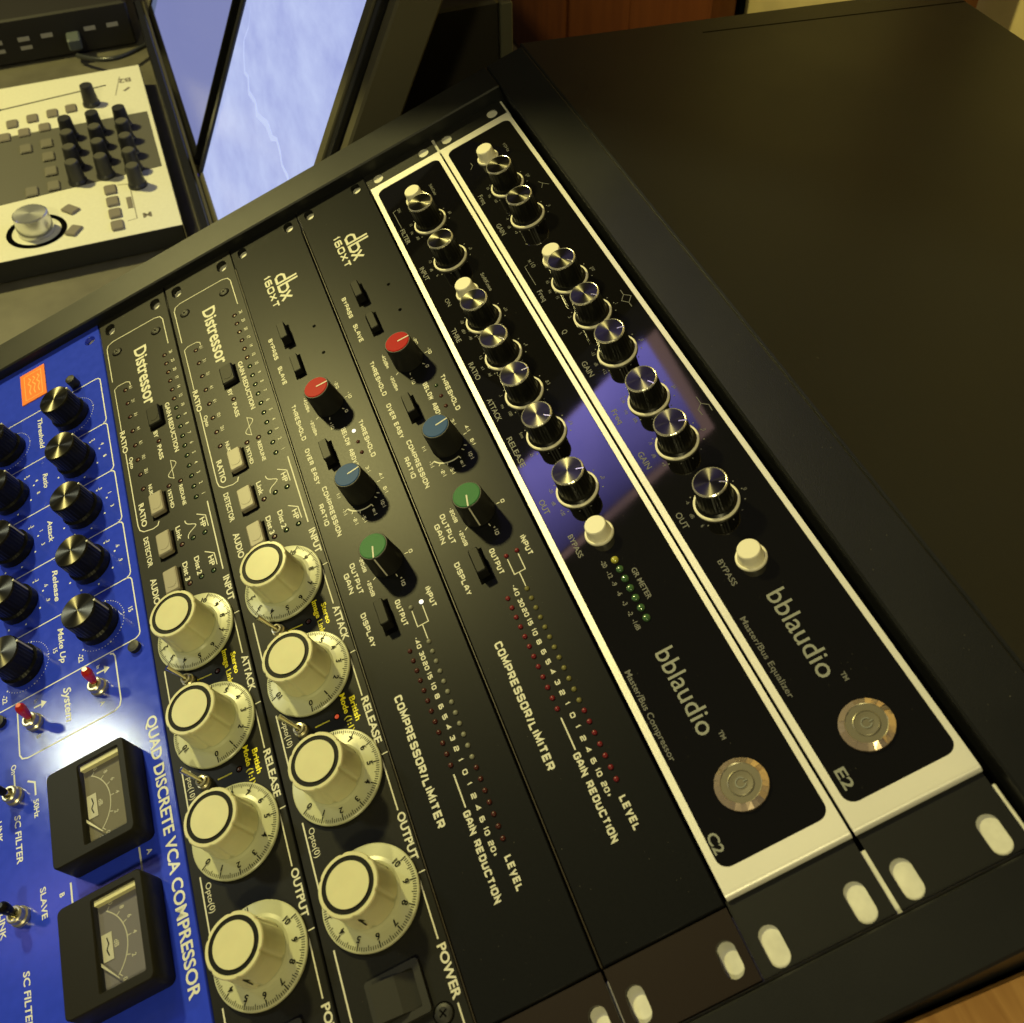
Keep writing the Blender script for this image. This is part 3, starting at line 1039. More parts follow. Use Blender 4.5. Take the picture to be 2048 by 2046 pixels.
def dbx_unit(label, y0, lit_threshold, bright):
    root = unit_root('compressor_limiter', label, 'rack unit', 'square lettered compressor limiters', 0, y0)
    H = 44.3

    def Yy(y):
        return y - (-135.2)
    # fascia (thick plate with chamfered edges) with LED holes left as small wells
    leds = []
    plate('front_panel', [(23.6, -H + .5), (458.6, -H + .5), (458.6, -.3), (23.6, -.3)], [], -3.0, 0.0, 'anodised', root, bevel=0.35)
    G().box(23.6, 458.6, -H - .32, -H + .22, -6, -.5, .12).build('chassis_lip', 'chassis', root)
    plate('rack_ear', [(3.2, -H + .2), (23.3, -H + .2), (23.3, -.2), (3.2, -.2)], [slot(13.4, -6.6, 9.0, 5.6), slot(13.0, -37.6, 9.0, 5.6)], -4.0, -0.5, 'anodised', root)
    plate('rack_ear', [(459.3, -H + .2), (482.6, -H + .2), (482.6, -.2), (459.3, -.2)], [slot(473.4, -6.3, 12.0, 6.2), slot(472.9, -37.9, 12.0, 6.2)], -4.0, -0.8, 'ear_brown', root)
    p = Print()
    # logo: dbx with the joined bowl d, then 160XT
    lw = 1.5
    ly = Yy(-157.2)
    p.stroke([(56.6, ly + 5.6), (56.6, ly - .6)], 1.3, .05) if False else None
    # the d b x letters, tall stems to +y
    b0, xh, asc = Yy(-159.7) + .7, Yy(-153.2) - .7, Yy(-146.8)
    for pts in ([(57.0, asc), (57.0, b0), (52.0, b0), (50.4, b0 + 1.6), (50.4, xh - 1.6), (52.0, xh), (56.3, xh)],
                [(59.6, asc), (59.6, b0), (64.5, b0), (66.1, b0 + 1.6), (66.1, xh - 1.6), (64.5, xh), (60.3, xh)],
                [(67.4, b0 - .6), (73.0, xh + .6)]):
        p.stroke(pts, lw, .06)
    p.stroke([(67.4, xh + .6), (69.6, (b0 + xh) / 2 + .5)], lw, .075)
    p.stroke([(70.8, (b0 + xh) / 2 - .5), (73.0, b0 - .6)], lw, .075)
    sq(p, '160XT', 45.6, 75.2, Yy(-163.7), 4.3, 1.0)
    for s, a, b, y in (('BYPASS', 96.6, 114.2, -172.9), ('SLAVE', 120.4, 135.0, -172.7), ('THRESHOLD', 151.8, 178.0, -172.4), ('OVER EASY', 184.3, 209.0, -172.7),
                       ('THRESHOLD', 184.6, 210.4, -143.3), ('BELOW', 183.7, 196.0, -152.5), ('ABOVE', 198.9, 210.9, -152.5),
                       ('COMPRESSION', 212.2, 243.6, -170.6), ('RATIO', 221.0, 234.6, -174.7), ('OUTPUT', 261.2, 278.6, -169.8), ('GAIN', 264.8, 276.0, -173.7),
                       ('DISPLAY', 288.2, 306.0, -172.1), ('OUTPUT', 290.5, 304.4, -156.3), ('INPUT', 291.9, 302.7, -142.3)):
        sq(p, s, a, b, Yy(y), 2.4, .56)
    sq(p, 'COMPRESSOR/LIMITER', 332.4, 390.6, Yy(-169.2), 3.3, .78)
    sq(p, 'GAIN REDUCTION', 389.3, 424.6, Yy(-158.8), 2.75, .66)
    sq(p, 'LEVEL', 411.2, 424.4, Yy(-150.2), 2.75, .66)
    p.stroke([(374.1, Yy(-158.5)), (388.0, Yy(-158.5))], .55, .05)
    for s, x in (('-40', 314.6), ('30', 321.2), ('20', 326.2), ('15', 331.1), ('10', 336.2), ('8', 341.1), ('6', 346.0), ('5', 350.8), ('4', 355.5),
                 ('3', 360.4), ('2', 365.2), ('1', 370.1), ('0', 375.4), ('1', 380.3), ('2', 385.5), ('4', 390.3), ('6', 395.0), ('10', 399.7), ('20+', 406.6)):
        sqc(p, s, x, Yy(-154.2), 2.0, .95 if len(s) > 1 else 1.1, .46)
    for s, x, y in (('-20', 154.2, -147.9), ('-10', 165.3, -143.7), ('0', 174.3, -147.8), ('+10', 178.4, -157.2), ('+20dBm', 173.6, -166.0), ('-40dBm', 156.6, -165.8),
                    ('3:1', 215.8, -148.1), ('4:1', 223.6, -143.5), ('6:1', 232.4, -143.8), ('10:1', 239.0, -147.2), ('=:1', 241.0, -152.2), ('-5:1', 241.6, -157.5),
                    ('-2:1', 240.2, -161.7), ('-1:1', 232.4, -165.2), ('1:1', 221.7, -165.5), ('0', 270.7, -143.3), ('+10', 283.0, -151.2), ('+20dB', 278.2, -165.2), ('-20dB', 264.6, -165.2)):
        s2 = s.replace('dBm', 'dBm').replace('dB', 'dB')
        sqc(p, s2, x, Yy(y), 1.75, .92 if len(s) > 3 else 1.05, .40)
    for cx, angs in ((164.5, (85, 38, -15, -62)), (226.0, (92, 50, 35)), (269.8, (85, 12, -58))):
        for a in angs:
            c, s_ = math.cos(math.radians(a)), math.sin(math.radians(a))
            p.stroke([(cx + 8.4 * c, Yy(-154.6) + 8.4 * s_), (cx + 10.0 * c, Yy(-154.6) + 10.0 * s_)], .42, .05)
    p.stroke(arc(227.2, Yy(-155.2), 9.3, 18, -62, 14), .7, .05)
    for a in (18, -18, -40, -62):
        c, s_ = math.cos(math.radians(a)), math.sin(math.radians(a))
        p.stroke([(227.2 + 9.3 * c, Yy(-155.2) + 9.3 * s_), (227.2 + 11 * c, Yy(-155.2) + 11 * s_)], .42, .065)
    # input / output bracket
    p.stroke([(299.2, Yy(-151.9)), (307.6, Yy(-151.9)), (307.6, Yy(-146.9)), (299.2, Yy(-146.9))], .42, .05)
    p.stroke([(307.9, Yy(-149.7)), (315.2, Yy(-149.7))], .42, .065)
    p.build('lettering', 'print', root)
    for x, c, ang in ((164.6, 'red', 88), (226.2, 'bluecap', 96), (270.0, 'green', -12)):
        k = place('knob', KD['body'], root, (x, Yy(-154.7), 0), math.radians(ang))
        place('coloured_cap', KD[c], k, (0, 0, 0))
        place('pointer_line', KD['line'], k, (0, 0, 0))
        place('side_line', KD['side'], k, (0, 0, 0))
    for x, y, dz in ((103.2, -163.8, 0), (127.8, -163.2, -2.0), (197.2, -162.9, 0), (297.4, -162.9, 0)):
        b = place('push_button', DBB, root, (x - (1.6 if dz == 0 else 0), Yy(y), dz))
        place('button_slot', DBS, b, (0, 0, -dz))
    dust_on(root, 25, 457, -43, -1, 90, int(-y0))
    # two small screws
    for x, y in ((105.2, -148.0), (127.6, -148.2)):
        G().lathe(0, 0, [(.95, 0), (.95, .1), (.5, .02)], 14).build('pin_hole', 'recess', root, (x, Yy(y), .02))
    lo = led_mesh(.98, .75, 'led_olive' if bright else 'led_grey', 'level_led')
    lr = led_mesh(.98, .75, 'led_red' if bright else 'led_dim', 'reduction_led')
    lg = led_mesh(.95, .5, 'led_green', 'threshold_led')
    ll = led_mesh(1.0, .75, 'led_lit', 'threshold_led')
    ld = led_mesh(.98, .6, 'led_dim', 'threshold_led')
    for i in range(12):
        place('level_led', lo, root, (316.6 + 4.965 * i, Yy(-149.7), 0))
        place('gain_reduction_led', lr, root, (316.4 + 4.89 * i, Yy(-158.4), 0))
    for i in range(7):
        place('level_led', lr, root, (375.9 + 4.84 * i, Yy(-149.6), 0))
    for i, x in enumerate((189.2, 196.9, 204.2)):
        place('threshold_led', ll if (i == 0 and lit_threshold) else (lg if i == 0 else ld), root, (x, Yy(-147.9), 0))
    for y in (-151.8, -146.8):
        place('input_output_led', ll if lit_threshold and y > -150 else (lr if not lit_threshold else lo), root, (297.4, Yy(y), 0))
    return root


dbx_unit('dark compressor limiter with square lettering, directly left of the silver edged units', -90.2, False, True)
dbx_unit('dark compressor limiter with square lettering and lit threshold light, next to the cream knobs', -135.2, True, False)


# =================================================================== cream knob compressors (two)
def scallop(a, r, z):
    if r < 10.0:
        return r
    k = max(0.0, math.cos(a * 6)) ** 14
    return r - 0.42 * k


KE = {}
KE['skirt'] = meshof(G().lathe(0, 0, [(19.0, .9), (19.0, 1.7), (18.6, 2.0), (14.0, 2.67), (12.6, 3.0), (11.8, 3.8), (11.6, 5.0)], 72, share=False, cap=False), 'dial_skirt', 'skirt')
KE['body'] = meshof(G().lathe(0, 0, [(11.7, 4.4), (11.15, 14.5), (11.3, 17.2), (11.45, 18.5), (11.1, 19.05), (9.9, 19.1)], 144, share=False, fn=scallop, cap=False), 'knob', 'cream')
KE['capring'] = meshof(G().lathe(0, 0, [(9.92, 19.1), (9.8, 18.8), (8.2, 18.8), (8.15, 19.1)], 56, cap=False), 'cap_groove', 'print_black')
KE['cap'] = meshof(G().lathe(0, 0, [(8.16, 18.8), (8.1, 19.25)], 56), 'cap_disc', 'cream')


def skirt_print(v):
    """numbers 0-10 and tenth marks; value v sits at the +y index"""
    g = G()

    def zat(r):
        return 2.06 + max(0, (18.6 - r)) * (0.6 / 4.1) + 0.06
    for i in range(0, 101):
        val = i / 10.0
        a = math.radians(90 + (val - v) * 29.0)
        r0, r1 = (16.0, 18.4) if i % 10 == 0 else ((16.4, 18.3) if i % 5 == 0 else (17.0, 18.3))
        w = .46 if i % 10 == 0 else .27
        ca, sa = math.cos(a), math.sin(a)
        nx, ny = -sa * w / 2, ca * w / 2
        vs = [(r0 * ca - nx, r0 * sa - ny, zat(r0)), (r1 * ca - nx, r1 * sa - ny, zat(r1)), (r1 * ca + nx, r1 * sa + ny, zat(r1)), (r0 * ca + nx, r0 * sa + ny, zat(r0))]
        g.add(vs, [(0, 1, 2, 3)])
    for n_ in range(11):
        a = math.radians(90 + (n_ - v) * 29.0 + (0 if n_ < 10 else 2))
        gg = G()
        textc(gg, str(n_), 0, 0, 2.5, 0, bold=.03, rot=a - PI / 2)
        r = 14.7
        g.merge(gg, r * math.cos(a), r * math.sin(a), zat(r) + .12)
    return g


RB = meshof(G().box(-7.0, 7.0, -3.8, 3.8, -.5, 2.8, .6), 'push_button', 'btn_grey')
RBB = meshof(G().box(-7.0, 7.0, -3.8, 3.8, -.5, 2.8, .6), 'push_button', 'btn_black')
RBW = meshof(G().box(-7.9, 7.7, -4.5, 4.9, -.3, .04), 'button_well', 'recess')
_d = G()
_d.prism([(-5.6, -2.9), (1.8, -2.9), (3.4, -2.2), (4.2, -.4), (4.0, 1.2), (3.0, 2.2), (1.2, 2.6), (-5.6, 2.6)], 2.7, 2.92)
RBT = meshof(_d, 'button_dish', 'btn_grey')
RBTB = meshof(_d, 'button_dish', 'btn_black')


def screw(root, x, y, z=0.0, r=2.7, name='screw', material='knob_matt'):
    g = G().lathe(0, 0, [(r, .02), (r * .92, .55), (r * .6, .85)], 24)
    s = g.build(name, material, root, (x, y, z))
    c = G()
    for a in (0.5, 0.5 + PI / 2):
        ca, sa = math.cos(a), math.sin(a)
        c.stroke([(-r * .5 * ca, -r * .5 * sa), (r * .5 * ca, r * .5 * sa)], .55, .88 if a < 1 else .9)
    c.build('cross_slot', 'recess', s)
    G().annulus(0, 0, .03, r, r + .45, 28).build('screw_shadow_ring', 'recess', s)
    return s


def distressor(label, y0, values, lit):
    root = unit_root('tube_style_compressor', label, 'rack unit', 'cream knob compressors', 0, y0)
    root.name = 'cream_knob_compressor'
    H = 44.3

    def Yy(y):
        return y - (-224.9)
    plate('front_panel', [(3.0, -H), (482.6, -H), (482.6, 0), (3.0, 0)],
          [slot(15.0, -7.0, 9.0, 5.8), slot(15.0, -37.6, 9.0, 5.8), slot(473.5, -7.0, 12.0, 6.2), slot(473.5, -37.6, 12.0, 6.2)], -3.2, 0.0, 'distr', root, bevel=0.3)
    p = Print()
    py = Print()
    # outlines
    p.stroke([(61.0, Yy(-266.6)), (31.6, Yy(-266.6)), (28.4, Yy(-265.4)), (27.0, Yy(-262.0)), (27.0, Yy(-234.0)), (28.4, Yy(-230.6)), (31.6, Yy(-229.3)), (54.8, Yy(-229.3))], .5, .05)
    p.stroke([(71.0, Yy(-256.3)), (68.4, Yy(-256.4)), (66.8, Yy(-258.4)), (66.6, Yy(-263.8)), (68.2, Yy(-266.2)), (102.6, Yy(-266.2))], .42, .05)
    p.stroke([(121.0, Yy(-266.0)), (174.0, Yy(-266.0)), (177.4, Yy(-265.4)), (179.6, Yy(-263.4)), (180.9, Yy(-258.4)), (180.4, Yy(-255.6)), (178.0, Yy(-254.6))], .55, .05)
    p.stroke([(182.2, Yy(-227.9)), (226.8, Yy(-227.9))], .62, .05)
    for x0, x1 in ((254.1, 275.8), (303.4, 324.3), (352.8, 376.4), (402.2, 426.0), (447.8, 476.0)):
        p.stroke([(x0, Yy(-228.0)), (x1, Yy(-228.0))], .55, .05)
    for x in (253.8, 303.0, 352.4, 401.8):
        p.stroke([(x, Yy(-229.3)), (x, Yy(-225.0))], .45, .065)
    for x0, x1 in ((264.0, 291.0), (313.2, 341.0), (362.4, 390.0), (412.6, 448.0), (215.0, 242.0)):
        if x0 > 240:
            p.stroke([(x0, Yy(-265.2)), (x1, Yy(-265.2))], .62, .05)
    # words
    text(p, 'Distressor', 44.6, 94.2, Yy(-246.3), 8.0, bold=.020)
    for s, a, b, y, h in (('GAIN REDUCTION', 100.4, 139.2, -237.6, 2.6), ('RATIO', 103.4, 120.4, -265.8, 3.0), ('Opto', 125.4, 133.8, -263.5, 2.2),
                          ('BY', 116.6, 121.6, -247.2, 2.4), ('PASS', 127.8, 138.6, -246.6, 2.4), ('RATIO', 160.8, 176.6, -262.4, 3.0),
                          ('1%THD', 161.9, 174.7, -246.0, 2.0), ('REDLINE', 162.6, 176.8, -239.6, 2.0), ('NUKE', 151.4, 160.6, -255.8, 2.1),
                          ('DETECTOR', 183.8, 203.0, -263.0, 2.7), ('AUDIO', 210.6, 226.4, -262.9, 3.2), ('Link', 187.8, 196.6, -245.6, 2.6),
                          ('Dist 3', 211.2, 222.6, -245.7, 2.6), ('Dist 2', 211.6, 222.8, -239.4, 2.6), ('HP', 190.6, 196.8, -232.4, 2.7), ('HP', 215.6, 221.8, -232.4, 2.7),
                          ('INPUT', 231.4, 246.0, -227.2, 3.2), ('ATTACK', 277.4, 296.0, -227.3, 3.2), ('RELEASE', 325.4, 347.2, -227.2, 3.2),
                          ('OUTPUT', 377.5, 396.6, -227.3, 3.2), ('POWER', 427.9, 446.6, -227.5, 3.3)):
        text(p, s, a, b, Yy(y), h, bold=.026)
    for s, x in zip(('26', '23', '20', '17', '14', '12', '10', '9', '8', '7', '6', '5', '4', '3', '2', '1'),
                    (62.6, 70.3, 78.1, 85.6, 93.2, 100.7, 108.3, 115.9, 123.4, 130.9, 138.5, 146.0, 153.5, 160.8, 168.3, 175.9)):
        textc(p, s, x, Yy(-228.9), 2.0, bold=.015, aspect=.85)
    for s, x in zip(('.6:1', '2:1', '3:1', '4:1', '6:1', '10:1', '20:1'), (72.6, 84.5, 96.0, 107.4, 118.7, 130.1, 140.7)):
        textc(p, s, x, Yy(-256.3), 1.9, bold=.012, aspect=.8)
    for s, a, b, y in (('Opto(10)', 316.6, 329.8, -262.4), ('Opto(0)', 366.0, 378.0, -262.4)):
        text(p, s, a, b, Yy(y), 2.3)
    for s, a, b, y in (('Stereo', 272.8, 283.9, -232.2), ('Image Link', 269.4, 287.2, -235.9), ('British', 322.2, 333.6, -232.2), ('Mode (1:1)', 319.0, 336.8, -235.9)):
        text(py, s, a, b, Yy(y), 2.4, bold=.022)
    py.stroke([(277.2, Yy(-250.8)), (277.9, Yy(-243.8))], .6, .05)
    py.stroke([(327.2, Yy(-250.4)), (327.5, Yy(-243.8))], .6, .05)
    # symbols
    pts = [(143.0 + i * .72, Yy(-242.3) + 2.7 * math.sin(i / 18 * 2 * PI)) for i in range(19)]
    p.stroke(pts, .36, .05)
    p.stroke([(142.6, Yy(-242.3)), (156.4, Yy(-242.3))], .3, .065)
    pts = [(186.7 + i * .75, Yy(-241.4) + 5.2 * math.exp(-((i - 8) / 3.2) ** 2)) for i in range(17)]
    p.stroke(pts, .45, .05)
    for dx in (0, 24.9):
        p.stroke([(186.6 + dx, Yy(-234.8)), (190.2 + dx, Yy(-230.4)), (197.6 + dx, Yy(-230.2))], .5, .05)
    p.build('lettering', 'print', root)
    py.build('yellow_lettering', 'print_yellow', root)
    # leds
    names = ('led_dim', 'led_dim', 'led_brown', 'led_brown', 'led_dim', 'led_brown') if lit == 0 else ('led_dim', 'led_dim', 'led_brown', 'led_dim', 'led_brown', 'led_brown')
    Ld = {k: led_mesh(1.05, .25, k, 'led') for k in ('led_dim', 'led_brown', 'led_green', 'led_orange')}
    well = meshof(G().annulus(0, 0, .045, .95, 1.45, 20), 'led_well', 'recess')

    def led(nm, x, y, k):
        o = place(nm, Ld[k], root, (x, y, -.1))
        place('led_well', well, o, (0, 0, .1))
    for i in range(16):
        led('gain_reduction_led', 62.7 + 7.54 * i, Yy(-233.0), names[i] if i < 6 else 'led_green')
    for i, x in enumerate((73.0, 84.3, 95.6, 107.2, 118.7, 130.0, 141.1, 151.8)):
        led('ratio_led', x, Yy(-259.8), 'led_brown' if i == 5 else 'led_dim')
    for x, y, k in ((124.9, -246.4, 'led_dim'), (160.0, -239.3, 'led_dim'), (159.2, -245.8, 'led_dim'), (200.0, -245.2, 'led_dim'), (199.7, -239.0, 'led_green'),
                    (200.2, -232.6, 'led_green'), (224.7, -245.2, 'led_dim'), (224.6, -238.9, 'led_green'), (224.8, -232.5, 'led_green'),
                    (278.0, -240.9, 'led_dim'), (327.5, -240.5, 'led_orange' if lit else 'led_brown')):
        led('status_led', x, Yy(y), k)
    for x, y, blk in ((108.0, -245.6, 1), (169.0, -253.3, 0), (196.4, -253.3, 0), (220.4, -253.2, 0)):
        b = place('push_button', RBB if blk else RB, root, (x - 1.0, Yy(y) + .3, 0))
        place('button_well', RBW, b, (.8, 0, 0))
        place('button_dish', RBTB if blk else RBT, b, (.3, .2, 0))
    screw(root, 38.0, Yy(-260.6), name='phillips_screw')
    screw(root, 38.8, Yy(-234.9), name='phillips_screw')
    screw(root, 448.9, Yy(-233.6), r=3.4, name='phillips_screw')
    dust_on(root, 5, 480, -43, -1, 70, int(-y0))
    # knobs
    for x, v in zip((253.2, 303.0, 352.4, 402.0), values):
        k = place('knob', KE['body'], root, (x, Yy(-246.6), 0), 0.35 - v * .5)
        k2 = place('dial_skirt', KE['skirt'], k, (0, 0, 0))
        sp = skirt_print(v).build('dial_numbers', 'print_black', k)
        sp.rotation_euler = (0, 0, -(0.35 - v * .5))
        place('cap_groove', KE['capring'], k, (0, 0, 0))
        place('cap_disc', KE['cap'], k, (0, 0, 0))
        a = math.radians(-35 if v < 6 else -8) - (0.35 - v * .5)
        gp = G()
        r_ = lambda z: 11.62 - (z - 5) * .06 + .06
        pts3 = []
        for da, z in ((-.10, 12.5), (.03, 15.0), (.14, 11.6), (.05, 12.2), (.04, 8.0), (-.02, 8.0), (-.01, 12.4)):
            pts3.append((r_(z) * math.cos(a + da), r_(z) * math.sin(a + da), z))
        gp.add(pts3, [tuple(range(7))])
        gp.build('arrow_mark', 'print_black', k)
    # mini toggles
    for x, y in ((275.6, -254.4), (325.8, -256.0)):
        base = G().lathe(0, 0, [(2.9, .05), (2.9, 1.6), (2.5, 2.0), (2.3, 2.0), (2.3, 3.4), (1.5, 3.6), (1.4, 1.0)], 24).build('toggle_switch', 'nickel', root, (x, Yy(y), 0))
        G().tube([(0, 0, 2.2), (-2.2, -1.9, 6.5), (-4.2, -3.6, 10.6)], [.75, .95, 1.25], 12).build('lever', 'chrome', base)
    # rocker power switch
    fr = plate('rocker_switch_frame', rrect(428.6, 446.8, Yy(-257.0), Yy(-236.4), 1.2, 3), [rrect(431.0, 444.2, Yy(-254.6), Yy(-239.0), .8, 3)], 0, 2.0, 'rocker', root)
    gg = G()
    xs0, xm, xs1 = 431.2, 438.0, 444.0
    ya_, yb_ = Yy(-254.3), Yy(-239.3)
    ym = Yy(-245.6)
    gg.add([(xs0, ya_, 4.8), (xs1, ya_, 4.8), (xs0, ym, 3.2), (xs1, ym, 3.2), (xs0, yb_, .2), (xs1, yb_, .2), (xs0, ya_, -1), (xs1, ya_, -1), (xs0, yb_, -1), (xs1, yb_, -1)],
           [(0, 1, 3, 2), (2, 3, 5, 4), (0, 6, 7, 1), (4, 5, 9, 8), (0, 2, 4, 8, 6), (1, 7, 9, 5, 3)])
    gg.build('rocker', 'rocker', root)
    return root


distressor('charcoal compressor with four large cream knobs, the one beside the dark square lettered units', -179.8, (8.2, 3.35, 5.3, 9.2), 1)
distressor('charcoal compressor with four large cream knobs, the one beside the blue panel', -225.0, (8.05, 3.2, 5.2, 9.2), 0)

# =================================================================== blue quad compressor
blue = unit_root('quad_compressor', 'glossy blue quad compressor panel with black knobs, red switches and two meters', 'rack unit', None, 0, -269.9)


def BY(y):
    return y + 269.9


HB = 134.0
plate('front_panel', [(3.0, -HB), (482.6, -HB), (482.6, 0), (3.0, 0)],
      [circ(14.5, BY(-276.6), 3.2), slot(473, BY(-276.6), 11, 6.2)], -3.0, 0.0, 'blue', blue, bevel=0.35)
p = Print()
COLS = [-293.6, -334.8, -376.0]
XK = [70.5, 108.2, 145.8, 183.2, 220.7]
top_y = -274.4
# channel boxes: rounded right ends with a bracket between
XB = [50.5, 89.4, 127.0, 164.6, 201.8, 238.6]
for i in range(5):
    a, b = XB[i], XB[i + 1]
    pts = [(a, BY(-400)), (a, BY(-276.4)), (a + .8, BY(-274.6)), (a + 2.4, BY(-273.9)), (b - 2.6, BY(-273.9)), (b - 1.0, BY(-274.6)), (b, BY(-276.6))]
    p.stroke(pts, .62, .05)
p.stroke([(XB[5], BY(-276.6)), (XB[5], BY(-400))], .62, .05)
# frames: system box
p.stroke([(239.2, BY(-340.2)), (266.6, BY(-340.4)), (269.0, BY(-339.2)), (270.0, BY(-336.4)), (270.2, BY(-291.6)), (268.8, BY(-288.9)), (266.2, BY(-288.0)), (242.0, BY(-288.0)), (240.2, BY(-288.7)), (239.4, BY(-290.4))], .7, .065)
for cx in XK:
    for j, cy in enumerate(COLS):
        if cx in (XK[0], XK[4]):
            for i in range(41):
                a = math.radians(-50 + 280 * i / 40)
                big = .42 if i % 10 == 0 else .24
                p.disc(cx + 13.1 * math.cos(a), BY(cy) + 13.1 * math.sin(a), .05, big, 8)
        else:
            for i in range(6):
                a = math.radians(135 - 28 * i) if False else math.radians(142 - 44 * i)
                p.disc(cx + 13.2 * math.cos(a), BY(cy) + 13.2 * math.sin(a), .05, .55, 10)
for j, cy in enumerate(COLS):
    o = cy + 294.0
    for s, a, b in (('Threshold', 57.0, 82.0), ('Ratio', 102.0, 113.0), ('Attack', 137.4, 152.9), ('Release', 172.3, 192.6), ('Make Up', 209.6, 230.2)):
        text(p, s, a, b, BY(-314.6 + o), 3.0, bold=.02, shear=.25)
    for (xx, lab) in ((XK[1], ('2', '4', '8')), (XK[2], ('.3', '1', '3')), (XK[3], ('.3', '.6', '.9'))):
        for (dx, dy), s in zip(((-10.8, 10.2), (-4.3, 15.2), (5.4, 15.6)), lab):
            textc(p, s, xx + dx, BY(cy) + dy, 2.1, bold=.02)
    textc(p, '15', 221.0, BY(-277.2 + o), 2.4, bold=.02)
    textc(p, '-22', 232.9, BY(-305.6 + o), 2.6, bold=.02)
text(p, 'System', 244.4, 263.0, BY(-313.8), 4.0, bold=.02, shear=.25)
textc(p, 'A', 262.9, BY(-297.0), 2.4, bold=.03)
textc(p, 'B', 262.1, BY(-330.0), 2.4, bold=.03)
for y in (-294.8, -328.2):
    textc(p, 'In', 242.9, BY(y - 2.2), 1.8, bold=.02)
    p.stroke([(246.0, BY(y - 3.4)), (246.2, BY(y + .8))], .85, .05)
    p.add([(243.9, BY(y + .6), .055), (248.3, BY(y + .5), .055), (246.3, BY(y + 3.4), .055)], [(0, 1, 2)])
text(p, 'QUAD DISCRETE VCA COMPRESSOR', 282.3, 404.6, BY(-274.9), 5.0, bold=.022)
for s, x, y in (('5', 321, -279), ):
    pass
for o in (0, 68.0):
    text(p, 'SC FILTER', 295.0 + o, 317.4 + o, BY(-343.3), 3.0, bold=.02, shear=.15)
textc(p, 'On', 272.0, BY(-343.8), 2.6, bold=.02)
p.stroke([(274.6, BY(-343.8)), (280.6, BY(-343.8))], .8, .05)
p.stroke([(281.4, BY(-337.4)), (283.8, BY(-333.8)), (290.2, BY(-333.8))], .85, .05)
text(p, '50Hz', 292.2, 300.8, BY(-333.8), 2.6, bold=.02)
text(p, 'SLAVE', 333.0, 346.4, BY(-333.5), 2.7, bold=.02)
text(p, 'SLAVE', 394.0, 407.0, BY(-333.5), 2.7, bold=.02)
text(p, 'LINK', 293.6, 303.6, BY(-352.4), 2.6, bold=.02)
text(p, 'LINK', 334.9, 346.0, BY(-352.9), 2.6, bold=.02)
textc(p, 'A', 341.4, BY(-284.6), 2.4, bold=.03)
textc(p, 'B', 340.4, BY(-325.0), 2.4, bold=.03)
p.stroke([(337.6, BY(-288.9)), (353.6, BY(-288.9))], .8, .05)
p.stroke([(337.2, BY(-320.8)), (353.2, BY(-320.8))], .8, .05)
p.build('lettering', 'print_white', blue)
badge = G().prism([(11.6, BY(-324.3)), (42.0, BY(-324.3)), (35.4, BY(-307.6)), (13.6, BY(-307.6))][:0] or [(12.2, BY(-324.2)), (39.0, BY(-324.2)), (39.0, BY(-307.7)), (12.2, BY(-307.7))], .03, .5).build('orange_badge', 'orange', blue)
bp_ = G()
bp_.stroke([(15.0, BY(-321.5)), (36.5, BY(-321.5)), (36.5, BY(-310.2)), (15.0, BY(-310.2))], .45, .56, closed=True)
for k_ in range(3):
    yy = BY(-318.6 + 2.9 * k_)
    bp_.stroke([(18.0, yy), (20.5, yy + 1.3), (23.0, yy - .6), (26.0, yy + 1.2), (30.0, yy), (33.6, yy + .8)], .7, .57)
bp_.build('badge_print', 'orange_lt', badge)


def big_knob(root, x, y, ang):
    def fl(a, r, z):
        return r - .28 * (0.5 + 0.5 * math.cos(a * 30))
    body = KQ['body']
    k = place('knob', body, root, (x, y, 0), math.radians(ang))
    place('spun_cap', KQ['cap'], k, (0, 0, 0))
    place('pointer_bar', KQ['bar'], k, (0, 0, 0))


KQ = {}
KQ['body'] = meshof(G().lathe(0, 0, [(10.4, .5), (10.3, 4.5), (9.3, 5.4), (9.2, 15.2), (8.7, 16.0)], 120,
                              fn=lambda a, r, z: r - (.30 * (0.5 + 0.5 * math.cos(a * 30)) if z > 5 and z < 16 else 0)), 'knob', 'knob_black')
KQ['cap'] = meshof(G().disc(0, 0, 16.06, 8.5, 48), 'spun_cap', 'spun')
KQ['bar'] = meshof(G().box(8.55, 9.5, -.45, .45, 6.0, 16.1), 'pointer_bar', 'print')
for j, cy in enumerate(COLS):
    for i, cx in enumerate(XK):
        big_knob(blue, cx, BY(cy), (110, 100, 96, 92, 88)[i] + 7 * ((i + j) % 3))
for x, y in ((45.9, -289.2), (243.6, -277.2), (244.4, -349.0)):
    for o in (0,):
        G().lathe(0, 0, [(2.9, .02), (2.9, 5.5 if x < 100 else 2.2), (1.6, 6.0 if x < 100 else 2.4)], 20).build('round_stud', 'knob_matt', blue, (x, BY(y + o), 0))


def bat_switch(root, x, y, lean, col, tip_h=15.5):
    b = G().lathe(0, 0, [(4.2, .05), (4.2, 1.6), (3.6, 2.2), (3.6, 4.6), (3.1, 5.1), (2.4, 5.1), (2.1, 3.4)], 28).build('toggle_switch', 'nickel', root, (x, y, 0))
    lx, ly = lean
    G().tube([(0, 0, 3.2), (lx * .35, ly * .35, 6.6)], [1.35, 1.6], 14).build('lever', 'chrome', b)
    n = 7
    pts = [(lx * (.3 + .7 * i / n), ly * (.3 + .7 * i / n), 6.0 + (tip_h - 6.0) * i / n) for i in range(n + 1)]
    G().tube(pts, [1.62, 1.8, 2.0, 2.2, 2.35, 2.4, 2.1, 1.1], 16).build('lever_sleeve', col, b)


